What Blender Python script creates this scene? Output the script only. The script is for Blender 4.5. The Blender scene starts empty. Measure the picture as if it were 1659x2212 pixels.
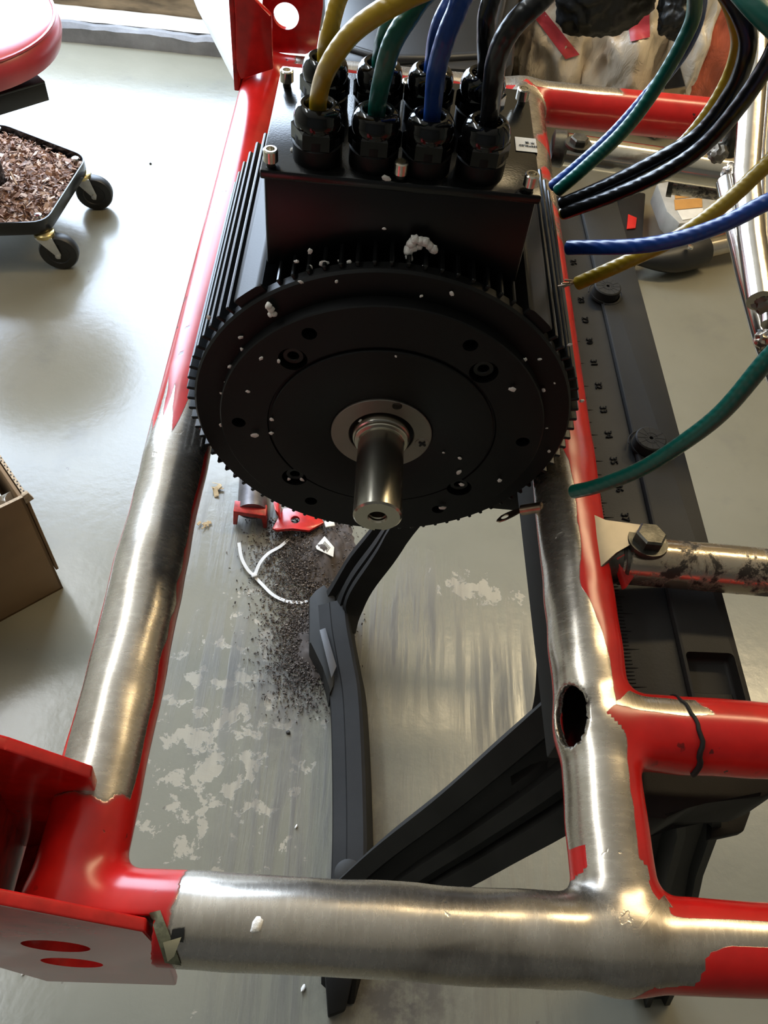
import bpy, bmesh, math, random
import numpy as np
from mathutils import Vector, Matrix, noise, Quaternion
random.seed(7)
S = bpy.context.scene
COL = S.collection
# ---------------------------------------------------------------- camera (metres; floor at z = 0)
F, CX, CY, CH = 1815.0, 829.5, 1106.0, 1.15
_d1 = Vector((106, 2494, 1815)).normalized()
_d2 = Vector((1, -.0774, .045)); _d2 = (_d2 - _d1 * _d1.dot(_d2)).normalized()
_n = _d1.cross(_d2)
cam_d = bpy.data.cameras.new('camera'); cam = bpy.data.objects.new('camera', cam_d); COL.objects.link(cam)
cam_d.sensor_fit = 'VERTICAL'; cam_d.sensor_height = 24.0; cam_d.lens = 24.0 * F / 2212.0
cam_d.clip_start = .01; cam_d.clip_end = 100
rot = Matrix(((_d2.x, _d2.y, -_d2.z), (_d1.x, _d1.y, -_d1.z), (_n.x, _n.y, -_n.z)))
cam.matrix_world = Matrix.Translation((0, 0, CH)) @ rot.to_4x4()
S.camera = cam
# ---------------------------------------------------------------- world, lights, exposure
S.view_settings.view_transform = 'Standard'; S.view_settings.look = 'None'
S.view_settings.gamma = 1.0; S.view_settings.use_curve_mapping = False
S.view_settings.exposure = 0.0
W = bpy.data.worlds.new('world'); S.world = W; W.use_nodes = True
W.node_tree.nodes['Background'].inputs[0].default_value = (.72, .86, 1.0, 1)
W.node_tree.nodes['Background'].inputs[1].default_value = 3.0
def area(name, loc, target, sx, sy, power, col):
    l = bpy.data.lights.new(name, 'AREA'); l.shape = 'RECTANGLE'; l.size = sx; l.size_y = sy
    l.energy = power; l.color = col
    o = bpy.data.objects.new(name, l); COL.objects.link(o); o.location = loc
    o.rotation_euler = (Vector(target) - Vector(loc)).to_track_quat('-Z', 'Y').to_euler()
    return o
area('daylight', (-1.30, 2.60, 1.25), (-1.1, 0.2, .60), 2.1, 1.95, 175, (.66, .80, 1.0))
LAMPS = [((1.30, 1.60, 2.42), 1.7, 0.16, 25, (1.0, .76, .40), 0), ((-1.35, 1.15, 2.42), 0.16, 2.1, 10, (.97, .97, .93), 1)]
# ---------------------------------------------------------------- helpers
def ray(u, v):
    c = Vector(((u - CX) / F, -(v - CY) / F, 1.0)); return Vector((_d2.dot(c), _d1.dot(c), _n.dot(c)))
def PZ(u, v, z): r = ray(u, v); return Vector((0, 0, CH)) + r * ((z - CH) / r.z)
def PY(u, v, y): r = ray(u, v); return Vector((0, 0, CH)) + r * (y / r.y)
def PX(u, v, x): r = ray(u, v); return Vector((0, 0, CH)) + r * (x / r.x)
def PD(u, v, d): return Vector((0, 0, CH)) + ray(u, v) * d
V = Vector
def tag(o, label=None, cat=None, group=None, kind=None):
    if label: o['label'] = label
    if cat: o['category'] = cat
    if group: o['group'] = group
    if kind: o['kind'] = kind
    return o
def empty(name, loc, label, cat, group=None):
    o = bpy.data.objects.new(name, None); COL.objects.link(o); o.location = loc; o.empty_display_size = .02
    return tag(o, label, cat, group)
def link(name, me, mats, parent=None):
    o = bpy.data.objects.new(name, me); COL.objects.link(o)
    if not isinstance(mats, (list, tuple)): mats = [mats]
    if not me.materials:
        for m in mats: me.materials.append(m)
    if parent is not None:
        o.parent = parent
        loc = V((0, 0, 0)); p = parent
        while p is not None: loc += p.location; p = p.parent
        o.location = -loc if parent.parent is None else V((0, 0, 0))
        if parent.type == 'MESH' and parent.parent is None: o.location = -parent.location
    return o
# all meshes are written in world coordinates; children of an Empty at p get the offset -p
def smooth(me, ang=40):
    me.polygons.foreach_set('use_smooth', [True] * len(me.polygons))
    try: me.set_sharp_from_angle(angle=math.radians(ang))
    except Exception: pass
def obj(name, bm, mats, parent=None, sm=True, ang=35, recalc=True):
    me = bpy.data.meshes.new(name)
    if recalc: bmesh.ops.recalc_face_normals(bm, faces=bm.faces)
    bm.to_mesh(me); bm.free()
    if sm: smooth(me, ang)
    return link(name, me, mats, parent)
def pobj(name, verts, faces, mats, parent=None, sm=True, ang=35):
    bm = bmesh.new(); vs = [bm.verts.new(v) for v in verts]
    for f in faces:
        try: bm.faces.new([vs[i] for i in f])
        except Exception: pass
    return obj(name, bm, mats, parent, sm, ang)
def frame_of(d):
    d = V(d).normalized(); a = V((0, 0, 1)) if abs(d.z) < .9 else V((0, 1, 0))
    x = d.cross(a).normalized(); y = d.cross(x).normalized(); return x, y, d
def add_lathe(bm, prof, org, axis, n=32, cap=True):
    """prof: list of (r, h) along axis"""
    x, y, d = frame_of(axis); org = V(org); rings = []
    for r, h in prof:
        rings.append([bm.verts.new(org + d * h + (x * math.cos(2 * math.pi * i / n) + y * math.sin(2 * math.pi * i / n)) * r) for i in range(n)])
    for a, b in zip(rings, rings[1:]):
        for i in range(n): bm.faces.new([a[i], a[(i + 1) % n], b[(i + 1) % n], b[i]])
    if cap:
        bm.faces.new(rings[0][::-1]); bm.faces.new(rings[-1])
    return bm
def lathe(name, prof, org, axis, mat, parent=None, n=32, cap=True, ang=35):
    return obj(name, add_lathe(bmesh.new(), prof, org, axis, n, cap), mat, parent, ang=ang)
def catmull(pts, m=8):
    pts = [V(p) for p in pts]; P = [pts[0] * 2 - pts[1]] + pts + [pts[-1] * 2 - pts[-2]]; out = []
    for i in range(1, len(P) - 2):
        p0, p1, p2, p3 = P[i - 1:i + 3]
        for k in range(m):
            t = k / m
            out.append(.5 * ((2 * p1) + (p2 - p0) * t + (2 * p0 - 5 * p1 + 4 * p2 - p3) * t * t + (3 * p1 - p0 - 3 * p2 + p3) * t ** 3))
    out.append(pts[-1]); return out
def add_tube(bm, path, r, n=12, cap=True):
    path = [V(p) for p in path]; rings = []; prev = None
    for i, p in enumerate(path):
        d = (path[min(i + 1, len(path) - 1)] - path[max(i - 1, 0)]).normalized()
        if prev is None: x, y, _ = frame_of(d)
        else: x = (prev - d * prev.dot(d)).normalized(); y = d.cross(x)
        prev = x; rr = r(i / (len(path) - 1)) if callable(r) else r
        rings.append([bm.verts.new(p + (x * math.cos(2 * math.pi * k / n) + y * math.sin(2 * math.pi * k / n)) * rr) for k in range(n)])
    for a, b in zip(rings, rings[1:]):
        for k in range(n): bm.faces.new([a[k], a[(k + 1) % n], b[(k + 1) % n], b[k]])
    if cap: bm.faces.new(rings[0][::-1]); bm.faces.new(rings[-1])
    return bm
def tube(name, path, r, mat, parent=None, n=12, ang=50):
    return obj(name, add_tube(bmesh.new(), path, r, n), mat, parent, ang=ang)
def add_box(bm, c, s, R=None, bevel=0.0, seg=2):
    g = bmesh.ops.create_cube(bm, size=1.0); vs = g['verts']
    for v in vs:
        v.co = V((v.co.x * s[0], v.co.y * s[1], v.co.z * s[2]))
        if R is not None: v.co = R @ v.co
        v.co += V(c)
    if bevel > 0:
        es = list({e for v in vs for e in v.link_edges})
        bmesh.ops.bevel(bm, geom=es, offset=bevel, segments=seg, affect='EDGES', profile=.5)
    return bm
def box(name, c, s, mat, parent=None, R=None, bevel=0.002, seg=2):
    return obj(name, add_box(bmesh.new(), c, s, R, bevel, seg), mat, parent)
def add_prism(bm, pts, vec, bevel=0.0, seg=2):
    """planar polygon pts (3D) extruded along vec"""
    vec = V(vec); a = [bm.verts.new(V(p)) for p in pts]; b = [bm.verts.new(V(p) + vec) for p in pts]; n = len(pts)
    fs = [bm.faces.new(a[::-1]), bm.faces.new(b)]
    for i in range(n): fs.append(bm.faces.new([a[i], a[(i + 1) % n], b[(i + 1) % n], b[i]]))
    if bevel > 0:
        es = list({e for f in fs for e in f.edges})
        bmesh.ops.bevel(bm, geom=es, offset=bevel, segments=seg, affect='EDGES', profile=.5)
    return bm
def prism(name, pts, vec, mat, parent=None, bevel=0.0, ang=35):
    return obj(name, add_prism(bmesh.new(), pts, vec, bevel), mat, parent, ang=ang)
def sweep(name, prof, path, up, mat, parent=None, ang=30):
    """closed 2D profile (side, up) swept along path; up: vector or list"""
    bm = bmesh.new(); path = [V(p) for p in path]; rings = []
    for i, p in enumerate(path):
        a = path[min(i + 1, len(path) - 1)] - p; b = p - path[max(i - 1, 0)]
        if a.length == 0: a = b
        if b.length == 0: b = a
        d = (a.normalized() + b.normalized()).normalized()
        U = V(up[i]) if isinstance(up, list) else V(up)
        s = d.cross(U).normalized(); u = s.cross(d).normalized()
        k = 1.0 / max(.5, math.sqrt((1 + a.normalized().dot(b.normalized())) / 2))
        pr = prof(i / (len(path) - 1)) if callable(prof) else prof
        rings.append([bm.verts.new(p + s * (q[0] * k) + u * q[1]) for q in pr])
    n = len(rings[0])
    for a, b in zip(rings, rings[1:]):
        for k in range(n): bm.faces.new([a[k], a[(k + 1) % n], b[(k + 1) % n], b[k]])
    bm.faces.new(rings[0][::-1]); bm.faces.new(rings[-1])
    return obj(name, bm, mat, parent, ang=ang)
def baked(o, mods):
    """apply modifiers to o, drop the helpers"""
    for m in mods: pass
    dg = bpy.context.evaluated_depsgraph_get(); me = bpy.data.meshes.new_from_object(o.evaluated_get(dg))
    o.modifiers.clear(); old = o.data; o.data = me; bpy.data.meshes.remove(old); return o
def cut(o, cutter_bm):
    me = bpy.data.meshes.new('c'); bmesh.ops.recalc_face_normals(cutter_bm, faces=cutter_bm.faces); cutter_bm.to_mesh(me); cutter_bm.free()
    c = bpy.data.objects.new('c', me); COL.objects.link(c)
    bpy.context.view_layer.update()
    pm = o.matrix_world.copy(); c.matrix_world = Matrix.Identity(4)
    m = o.modifiers.new('b', 'BOOLEAN'); m.object = c; m.operation = 'DIFFERENCE'; m.solver = 'EXACT'
    bpy.context.view_layer.update()
    baked(o, [m]); bpy.data.objects.remove(c); bpy.data.meshes.remove(me)
    smooth(o.data, 30); return o
def text_obj(name, txt, size, M, mat, parent, depth=.0001):
    c = bpy.data.curves.new('t', 'FONT'); c.body = txt; c.size = size; c.extrude = depth; c.align_x = 'CENTER'; c.align_y = 'CENTER'; c.resolution_u = 2
    o = bpy.data.objects.new('t', c); COL.objects.link(o); bpy.context.view_layer.update()
    me = bpy.data.meshes.new_from_object(o.evaluated_get(bpy.context.evaluated_depsgraph_get()))
    bpy.data.objects.remove(o); bpy.data.curves.remove(c); me.transform(M); me.materials.clear()
    return link(name, me, mat, parent)
# ---------------------------------------------------------------- materials
def newmat(name):
    m = bpy.data.materials.new(name); m.use_nodes = True; nt = m.node_tree
    return m, nt, nt.nodes['Principled BSDF']
def N(nt, t, **k):
    n = nt.nodes.new(t)
    for a, b in k.items(): setattr(n, a, b)
    return n
def coords(nt, scale=(1, 1, 1), rotz=0):
    tc = N(nt, 'ShaderNodeTexCoord'); mp = N(nt, 'ShaderNodeMapping'); mp.inputs['Scale'].default_value = scale
    mp.inputs['Rotation'].default_value = (0, 0, rotz)
    nt.links.new(tc.outputs['Object'], mp.inputs['Vector']); return mp.outputs[0]
def nz(nt, vec, scale, detail=3, rough=.5, dist=0):
    n = N(nt, 'ShaderNodeTexNoise'); n.inputs['Scale'].default_value = scale; n.inputs['Detail'].default_value = detail
    n.inputs['Roughness'].default_value = rough; n.inputs['Distortion'].default_value = dist
    nt.links.new(vec, n.inputs['Vector']); return n.outputs['Fac']
def ramp(nt, fac, stops):
    r = N(nt, 'ShaderNodeValToRGB'); e = r.color_ramp.elements
    while len(e) < len(stops): e.new(.5)
    for i, (p, c) in enumerate(stops):
        e[i].position = p; e[i].color = (c, c, c, 1) if isinstance(c, (int, float)) else (*c, 1)
    nt.links.new(fac, r.inputs[0]); return r.outputs[0]
def mix(nt, f, a, b, mode='MIX'):
    m = N(nt, 'ShaderNodeMix', data_type='RGBA', blend_type=mode)
    for s, v in ((0, f), (6, a), (7, b)):
        if isinstance(v, (int, float)): m.inputs[s].default_value = v if s == 0 else (v, v, v, 1)
        elif isinstance(v, tuple): m.inputs[s].default_value = (*v, 1)
        else: nt.links.new(v, m.inputs[s])
    return m.outputs[2]
def fmath(nt, op, a, b=0.0, c=None):
    m = N(nt, 'ShaderNodeMath', operation=op)
    for i, v in enumerate((a, b) if c is None else (a, b, c)):
        if isinstance(v, (int, float)): m.inputs[i].default_value = v
        else: nt.links.new(v, m.inputs[i])
    return m.outputs[0]
def bump(nt, b, h, strength=.3, dist=.001):
    n = N(nt, 'ShaderNodeBump'); n.inputs['Strength'].default_value = strength; n.inputs['Distance'].default_value = dist
    nt.links.new(h, n.inputs['Height']); nt.links.new(n.outputs[0], b.inputs['Normal'])
def simple(name, col, rough=.5, metal=0.0, var=.15, vscale=30, bs=0.0, bscale=300, coat=0, stretch=(1, 1, 1), bd=.0005):
    m, nt, b = newmat(name); c = coords(nt, stretch)
    f = nz(nt, c, vscale, 4, .6)
    dark = tuple(x * (1 - var) for x in col); light = tuple(min(1, x * (1 + var)) for x in col)
    nt.links.new(ramp(nt, f, [(.3, dark), (.7, light)]), b.inputs['Base Color'])
    b.inputs['Roughness'].default_value = rough; b.inputs['Metallic'].default_value = metal
    if coat: b.inputs['Coat Weight'].default_value = coat; b.inputs['Coat Roughness'].default_value = .08
    if bs: bump(nt, b, nz(nt, c, bscale, 3, .6), bs, bd)
    return m
M = {}
M['black_gloss'] = simple('motor_black_paint', (.0026, .0027, .0027), .34, 0, .2, 40, .10, 900)
M['black_satin'] = simple('motor_black_satin', (.0020, .0020, .0020), .5, 0, .2, 60, .12, 1200)
M['lid'] = simple('lid_black_paint', (.003, .0033, .0033), .2, 0, .2, 40, .12, 900)
M['gland'] = simple('gland_nylon', (.003, .003, .003), .10, 0, .1, 40)
M['steel'] = simple('turned_steel', (.46, .43, .36), .24, 1, .12, 25, .1, 500, stretch=(1, .1, 1))
M['zinc'] = simple('zinc_screw', (.62, .58, .50), .22, 1, .2, 200)
M['plate'] = simple('retainer_steel', (.27, .245, .21), .5, 1, .12, 30, .05)
M['bolt'] = simple('dark_bolt_steel', (.10, .095, .08), .38, .8, .4, 150, .3, 600)
M['chrome'] = simple('chromed_tube', (.50, .46, .41), .17, 1, .12, 30, .15, 60, bd=.001)
M['chrome_lit'] = simple('lit_chromed_tube', (.80, .74, .62), .15, 1, .15, 40, .15, 60, bd=.001)  # same chrome, with bright warm reflections put into its colour for the pivot tube
M['black_satin'].node_tree.nodes['Principled BSDF'].inputs['Specular IOR Level'].default_value = .3
M['black_gloss'].node_tree.nodes['Principled BSDF'].inputs['Specular IOR Level'].default_value = .4
M['plastic'] = simple('bench_black_plastic', (.011, .0100, .0090), .65, 0, .2, 30, .25, 1500)
M['plastic_grey'] = simple('bench_grey_plastic', (.021, .0200, .0180), .6, 0, .2, 12, .25, 1500)
for k_ in ('plastic', 'plastic_grey'): M[k_].node_tree.nodes['Principled BSDF'].inputs['Specular IOR Level'].default_value = .25
M['rubber'] = simple('black_rubber', (.008, .008, .008), .6, 0, .2, 50, .2, 500)
M['white'] = simple('white_print_paper', (.72, .68, .60), .5, 0, .06, 50)
M['ink'] = simple('black_ink', (.02, .02, .02), .6)
M['dark_line'] = simple('engraved_line', (.004, .004, .004), .7)
M['engrave'] = simple('engraved_mark', (.001, .001, .001), .9)
M['foam'] = simple('white_foam', (.80, .76, .70), .75, 0, .06, 400, .6, 700, bd=.001)
M['copper'] = simple('tinned_copper', (.45, .33, .24), .28, 1, .2, 100, .2, 300)
M['red'] = simple('red_powder_coat', (.50, .014, .012), .25, 0, .25, 60, .05, 300, coat=.3)
M['red_dull'] = simple('worn_red_paint', (.42, .02, .016), .4, 0, .5, 90, .2, 400)
M['pink_red'] = simple('red_vinyl', (.42, .018, .035), .42, 0, .12, 20, .1, 200, coat=1.0); M['pink_red'].node_tree.nodes['Principled BSDF'].inputs['Coat Roughness'].default_value = .3
M['tray'] = simple('tray_black_enamel', (.008, .009, .011), .22, 0, .2, 30)
M['cap'] = simple('caster_wheel_rubber', (.012, .012, .012), .45, 0, .2, 50)
M['galv'] = simple('galvanised_steel', (.55, .56, .55), .38, .75, .12, 60)
M['brass'] = simple('yellow_zinc', (.60, .48, .22), .3, 1, .1, 60)
M['rivet'] = simple('rivet_head', (.8, .8, .76), .18, 1, .1, 60)
M['wall'] = simple('painted_wall', (.26, .235, .18), .7, 0, .05, 6, .2, 90)
M['ceil'] = simple('ceiling_paint', (.56, .50, .40), .8, 0, .04, 6)
M['whitewood'] = simple('white_laminate', (.80, .80, .78), .3, 0, .03, 8)
M['tie'] = simple('white_nylon_tie', (.62, .62, .62), .35, 0, .05, 50)
M['grip'] = simple('black_rubber_grip', (.010, .010, .010), .45, 0, .2, 50)
M['case'] = simple('black_plastic_case', (.012, .012, .012), .42, 0, .15, 12, .2, 300)
M['yellow_c'] = None
def cable_mat(name, col, rough=.33):
    m, nt, b = newmat(name); c = coords(nt)
    f = nz(nt, c, 60, 3)
    nt.links.new(ramp(nt, f, [(.3, tuple(x * .82 for x in col)), (.75, tuple(min(1, x * 1.12) for x in col))]), b.inputs['Base Color'])
    b.inputs['Roughness'].default_value = rough
    w = N(nt, 'ShaderNodeTexWave', wave_type='BANDS', bands_direction='DIAGONAL'); w.inputs['Scale'].default_value = 110
    w.inputs['Distortion'].default_value = 3.0; w.inputs['Detail'].default_value = 1
    nt.links.new(c, w.inputs['Vector']); bump(nt, b, w.outputs['Fac'], .22, .0006)
    return m
M['c_yellow'] = cable_mat('yellow_cable_sheath', (.40, .25, .012))
M['c_green'] = cable_mat('green_cable_sheath', (.003, .085, .062))
M['c_blue'] = cable_mat('blue_cable_sheath', (.006, .042, .22))
M['c_black'] = cable_mat('black_cable_sheath', (.0045, .0045, .0045), .28)
# half-stripped red paint over ground steel; the stripped area is a mesh attribute
m, nt, b = newmat('red_paint_ground_to_steel'); M['frame'] = m
c = coords(nt); at = N(nt, 'ShaderNodeAttribute', attribute_name='bare'); aw = N(nt, 'ShaderNodeAttribute', attribute_name='axis')
fn = nz(nt, c, 70, 5, .65, .3)
edge = fmath(nt, 'ADD', at.outputs['Fac'], fmath(nt, 'MULTIPLY', fmath(nt, 'SUBTRACT', fn, .5), .55))
mask = ramp(nt, edge, [(.47, 0.0), (.53, 1.0)])
rim = ramp(nt, edge, [(.36, 0.0), (.46, 1.0), (.56, 1.0), (.62, 0.0)])
redn = nz(nt, c, 26, 4, .6)
red = ramp(nt, redn, [(.25, (.36, .008, .007)), (.7, (.58, .014, .012))])
chip = ramp(nt, nz(nt, c, 95, 3, .55), [(.30, 1.0), (.33, 0.0)])
chipm = fmath(nt, 'MULTIPLY', chip, ramp(nt, nz(nt, c, 14, 2), [(.50, 0.0), (.6, 1.0)]))
red = mix(nt, chipm, red, (.035, .012, .01))
lon = N(nt, 'ShaderNodeTexNoise'); lon.inputs['Scale'].default_value = 1; lon.inputs['Detail'].default_value = 5; lon.inputs['Roughness'].default_value = .6
nt.links.new(N(nt, 'ShaderNodeAttribute', attribute_name='brush').outputs['Vector'], lon.inputs['Vector'])
blot = nz(nt, c, 22, 3, .6, .6)
stl = ramp(nt, blot, [(.30, (.26, .225, .19)), (.46, (.47, .42, .355)), (.7, (.55, .50, .44))])
stl = mix(nt, .14, stl, ramp(nt, lon.outputs['Fac'], [(.3, (.30, .27, .24)), (.7, (.66, .63, .58))]))
red = mix(nt, fmath(nt, 'MULTIPLY', rim, .45), red, (.20, .08, .06))
stl = mix(nt, fmath(nt, 'MULTIPLY', rim, .55), stl, (.20, .18, .16))
rw = N(nt, 'ShaderNodeAttribute', attribute_name='raw')
nt.links.new(mix(nt, rw.outputs['Fac'], mix(nt, mask, red, stl), (.012, .009, .008)), b.inputs['Base Color'])
nt.links.new(fmath(nt, 'MULTIPLY', fmath(nt, 'MULTIPLY', mask, .93), fmath(nt, 'SUBTRACT', 1.0, rw.outputs['Fac'])), b.inputs['Metallic'])
rs = fmath(nt, 'ADD', fmath(nt, 'MULTIPLY', lon.outputs['Fac'], .10), .22)
rmix = N(nt, 'ShaderNodeMix'); nt.links.new(mask, rmix.inputs[0]); rmix.inputs[2].default_value = .24; nt.links.new(rs, rmix.inputs[3])
nt.links.new(rmix.outputs[0], b.inputs['Roughness'])
b.inputs['Coat Weight'].default_value = 0
hh = fmath(nt, 'ADD', fmath(nt, 'MULTIPLY', fmath(nt, 'MULTIPLY', lon.outputs['Fac'], mask), .12), fmath(nt, 'MULTIPLY', mask, -.7))
hh = fmath(nt, 'ADD', hh, fmath(nt, 'MULTIPLY', chipm, -.4))
bump(nt, b, hh, .35, .0006)
# burnt tube
m, nt, b = newmat('soot_stained_steel'); M['burnt'] = m; c = coords(nt)
f = ramp(nt, nz(nt, c, 55, 5, .7, .4), [(.42, 0.0), (.52, 1.0)]); g2 = nz(nt, c, 20, 3)
nt.links.new(mix(nt, f, (.022, .017, .013), ramp(nt, g2, [(.3, (.30, .22, .14)), (.7, (.60, .54, .44))])), b.inputs['Base Color'])
nt.links.new(fmath(nt, 'ADD', fmath(nt, 'MULTIPLY', f, .8), .1), b.inputs['Metallic'])
nt.links.new(ramp(nt, f, [(0, .5), (1, .2)]), b.inputs['Roughness'])
bump(nt, b, nz(nt, c, 300, 3), .2, .0005)
# cardboard
m, nt, b = newmat('brown_cardboard'); M['card'] = m; c = coords(nt)
nt.links.new(ramp(nt, nz(nt, c, 12, 4), [(.3, (.20, .12, .055)), (.7, (.25, .155, .075))]), b.inputs['Base Color']); b.inputs['Roughness'].default_value = .75
bump(nt, b, nz(nt, c, 300, 2), .1, .0005)
M['card_edge'] = simple('cardboard_edge', (.42, .31, .20), .8, 0, .3, 300)
# bag films
def film(name, cols, scale, alpha=1.0):
    m, nt, b = newmat(name); c = coords(nt, (1, 1, .45), .5)
    f = nz(nt, c, scale, 2, .4, .5); st = []
    for i, col in enumerate(cols): st += [(i / len(cols) * .5 + .27, col), ((i + .85) / len(cols) * .5 + .27, col)]
    nt.links.new(ramp(nt, f, st), b.inputs['Base Color']); b.inputs['Roughness'].default_value = .22
    b.inputs['Transmission Weight'].default_value = 0; b.inputs['Specular IOR Level'].default_value = .6
    bump(nt, b, nz(nt, c, 30, 4, .7, .8), .5, .01); return m
M['bag_clear'] = film('cloudy_printed_film', [(.62, .50, .38), (.66, .56, .43), (.50, .38, .27), (.72, .62, .50)], 5)
M['bag_red'] = film('orange_red_printed_film', [(.66, .56, .44), (.62, .15, .08), (.70, .18, .10), (.52, .12, .07)], 4)
M['bag_white'] = film('white_printed_film', [(.75, .68, .58), (.8, .73, .62), (.68, .62, .54)], 5)
M['bag_black'] = simple('black_bag_film', (.006, .006, .006), .4, 0, .2, 20, .3, 40, bd=.004)
M['label_orange'] = simple('orange_label_print', (.50, .25, .07), .4, 0, .1, 40)
M['gold'] = simple('tan_emblem_print', (.42, .30, .16), .4, 0, .1, 40)
# wood shavings
m, nt, b = newmat('wood_shavings'); M['shav'] = m; c = coords(nt)
oi = N(nt, 'ShaderNodeAttribute', attribute_name='tone')
nt.links.new(ramp(nt, oi.outputs['Fac'], [(0, (.10, .055, .036)), (.35, (.28, .155, .105)), (.7, (.42, .26, .18)), (1, (.66, .50, .38))]), b.inputs['Base Color']); b.inputs['Roughness'].default_value = .7
m, nt, b = newmat('soil_crumbs'); M['dirt'] = m
oi = N(nt, 'ShaderNodeAttribute', attribute_name='tone')
nt.links.new(ramp(nt, oi.outputs['Fac'], [(0, (.030, .022, .018)), (.6, (.095, .072, .058)), (.95, (.16, .125, .10)), (1, (.30, .25, .2))]), b.inputs['Base Color']); b.inputs['Roughness'].default_value = .85
# lamps
m, nt, b = newmat('warm_lamp_diffuser'); M['lampw'] = m; b.inputs['Base Color'].default_value = (.8, .7, .5, 1); b.inputs['Emission Color'].default_value = (1, .83, .56, 1); b.inputs['Emission Strength'].default_value = 14
m, nt, b = newmat('cool_lamp_diffuser'); M['lampc'] = m; b.inputs['Base Color'].default_value = (.8, .8, .8, 1); b.inputs['Emission Color'].default_value = (.9, .96, 1, 1); b.inputs['Emission Strength'].default_value = 14
# floor: grey painted concrete, worn patches, tyre-like dirt streaks
m, nt, b = newmat('grey_painted_concrete'); M['floor'] = m; c = coords(nt)
def spot(cx, cy, rx, ry, soft=.35, rz=0):
    mp = N(nt, 'ShaderNodeMapping', vector_type='TEXTURE'); mp.inputs['Location'].default_value = (cx, cy, 0); mp.inputs['Rotation'].default_value = (0, 0, rz)
    mp.inputs['Scale'].default_value = (rx, ry, 1); nt.links.new(coords(nt), mp.inputs['Vector'])
    ln = N(nt, 'ShaderNodeVectorMath', operation='LENGTH'); nt.links.new(mp.outputs[0], ln.inputs[0])
    return ramp(nt, ln.outputs['Value'], [(max(0, 1 - soft * 2) * .5, 1.0), (.5 + .25 * soft, 0.0)]) if False else ramp(nt, fmath(nt, 'MULTIPLY', ln.outputs['Value'], .5), [(.5 - soft * .5, 1.0), (.5, 0.0)])
base = ramp(nt, nz(nt, c, 3.0, 5, .6), [(.3, (.180, .170, .128)), (.7, (.218, .205, .158))])
base = mix(nt, ramp(nt, nz(nt, c, 9, 5, .6), [(.56, 0.0), (.72, .35)]), base, (.14, .135, .115))
def worn(sc, sp, w, th):
    f_ = fmath(nt, 'ADD', nz(nt, c, sc, 9, .66, .25), fmath(nt, 'MULTIPLY', fmath(nt, 'SUBTRACT', sp, 1.0), w)); return ramp(nt, f_, [(th, 0.0), (th + .02, 1.0)])
pm = worn(34, spot(-.15, .42, .26, .46, .9, -.1), .22, .50)
ptc2 = worn(40, spot(.215, .70, .15, .055, .9, -.2), .40, .40)
pm = fmath(nt, 'MAXIMUM', pm, ptc2)
base = mix(nt, fmath(nt, 'MULTIPLY', pm, .75), base, (.36, .31, .225))
def streaks(rz, sp, sc=(55, 3.2, 1), hi=(.44, .60)):
    mp = coords(nt, sc, rz); s = nz(nt, mp, 1, 6, .65, .35); return fmath(nt, 'MULTIPLY', ramp(nt, s, [(hi[0], 0.0), (hi[1], 1.0)]), sp)
s1 = streaks(-.25, spot(.10, .62, .16, .18, .7)); s2 = streaks(-.25, spot(.26, .50, .13, .22, .8)); s3 = streaks(1.15, spot(-.13, .52, .14, .16, .8))
s4 = streaks(-.10, spot(-.03, .28, .14, .34, .7)); s5 = streaks(.0, spot(.16, .22, .22, .25, .8)); s6 = streaks(1.3, spot(-.15, .78, .17, .14, .8))
st = fmath(nt, 'MAXIMUM', fmath(nt, 'MAXIMUM', fmath(nt, 'MAXIMUM', s1, s2), fmath(nt, 'MAXIMUM', s3, s4)), fmath(nt, 'MAXIMUM', s5, s6))
base = mix(nt, fmath(nt, 'MULTIPLY', st, .78), base, (.085, .075, .062))
soil = fmath(nt, 'MAXIMUM', fmath(nt, 'MAXIMUM', spot(-.065, .72, .10, .12, .9, .2), spot(-.065, .52, .09, .15, 1.0, .2)), fmath(nt, 'MAXIMUM', spot(.10, .12, .12, .07, .8), fmath(nt, 'MULTIPLY', spot(.075, .30, .05, .22, 1.0), .6)))  # soil stains; the nearest spot also paints in the frame tube's shadow
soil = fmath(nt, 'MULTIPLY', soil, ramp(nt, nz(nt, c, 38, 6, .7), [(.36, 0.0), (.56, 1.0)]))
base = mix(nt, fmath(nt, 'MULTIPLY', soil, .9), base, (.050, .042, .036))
dots = ramp(nt, nz(nt, c, 60, 2, .5), [(.755, 0.0), (.77, 1.0)])
base = mix(nt, fmath(nt, 'MULTIPLY', dots, .6), base, (.10, .085, .07))
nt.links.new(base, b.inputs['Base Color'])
nt.links.new(ramp(nt, fmath(nt, 'MAXIMUM', fmath(nt, 'MAXIMUM', st, soil), fmath(nt, 'MULTIPLY', pm, .7)), [(0, .21), (1, .55)]), b.inputs['Roughness'])
b.inputs['Specular IOR Level'].default_value = .6
hgt = fmath(nt, 'ADD', fmath(nt, 'MULTIPLY', nz(nt, c, 55, 5, .6), .5), fmath(nt, 'MULTIPLY', pm, -.25))
hgt = fmath(nt, 'ADD', hgt, fmath(nt, 'MULTIPLY', st, .3))
bump(nt, b, hgt, .3, .002)
# weathered sill wood
M['wood'] = simple('weathered_wood', (.20, .145, .085), .6, 0, .7, 7, .4, 40, stretch=(1, 1, 5))
M['conc'] = simple('rough_concrete', (.22, .22, .23), .7, 0, .3, 12, .5, 60, bd=.003)
M['doorpaint'] = simple('pale_door_paint', (.50, .51, .54), .4, 0, .05, 5)
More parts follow.
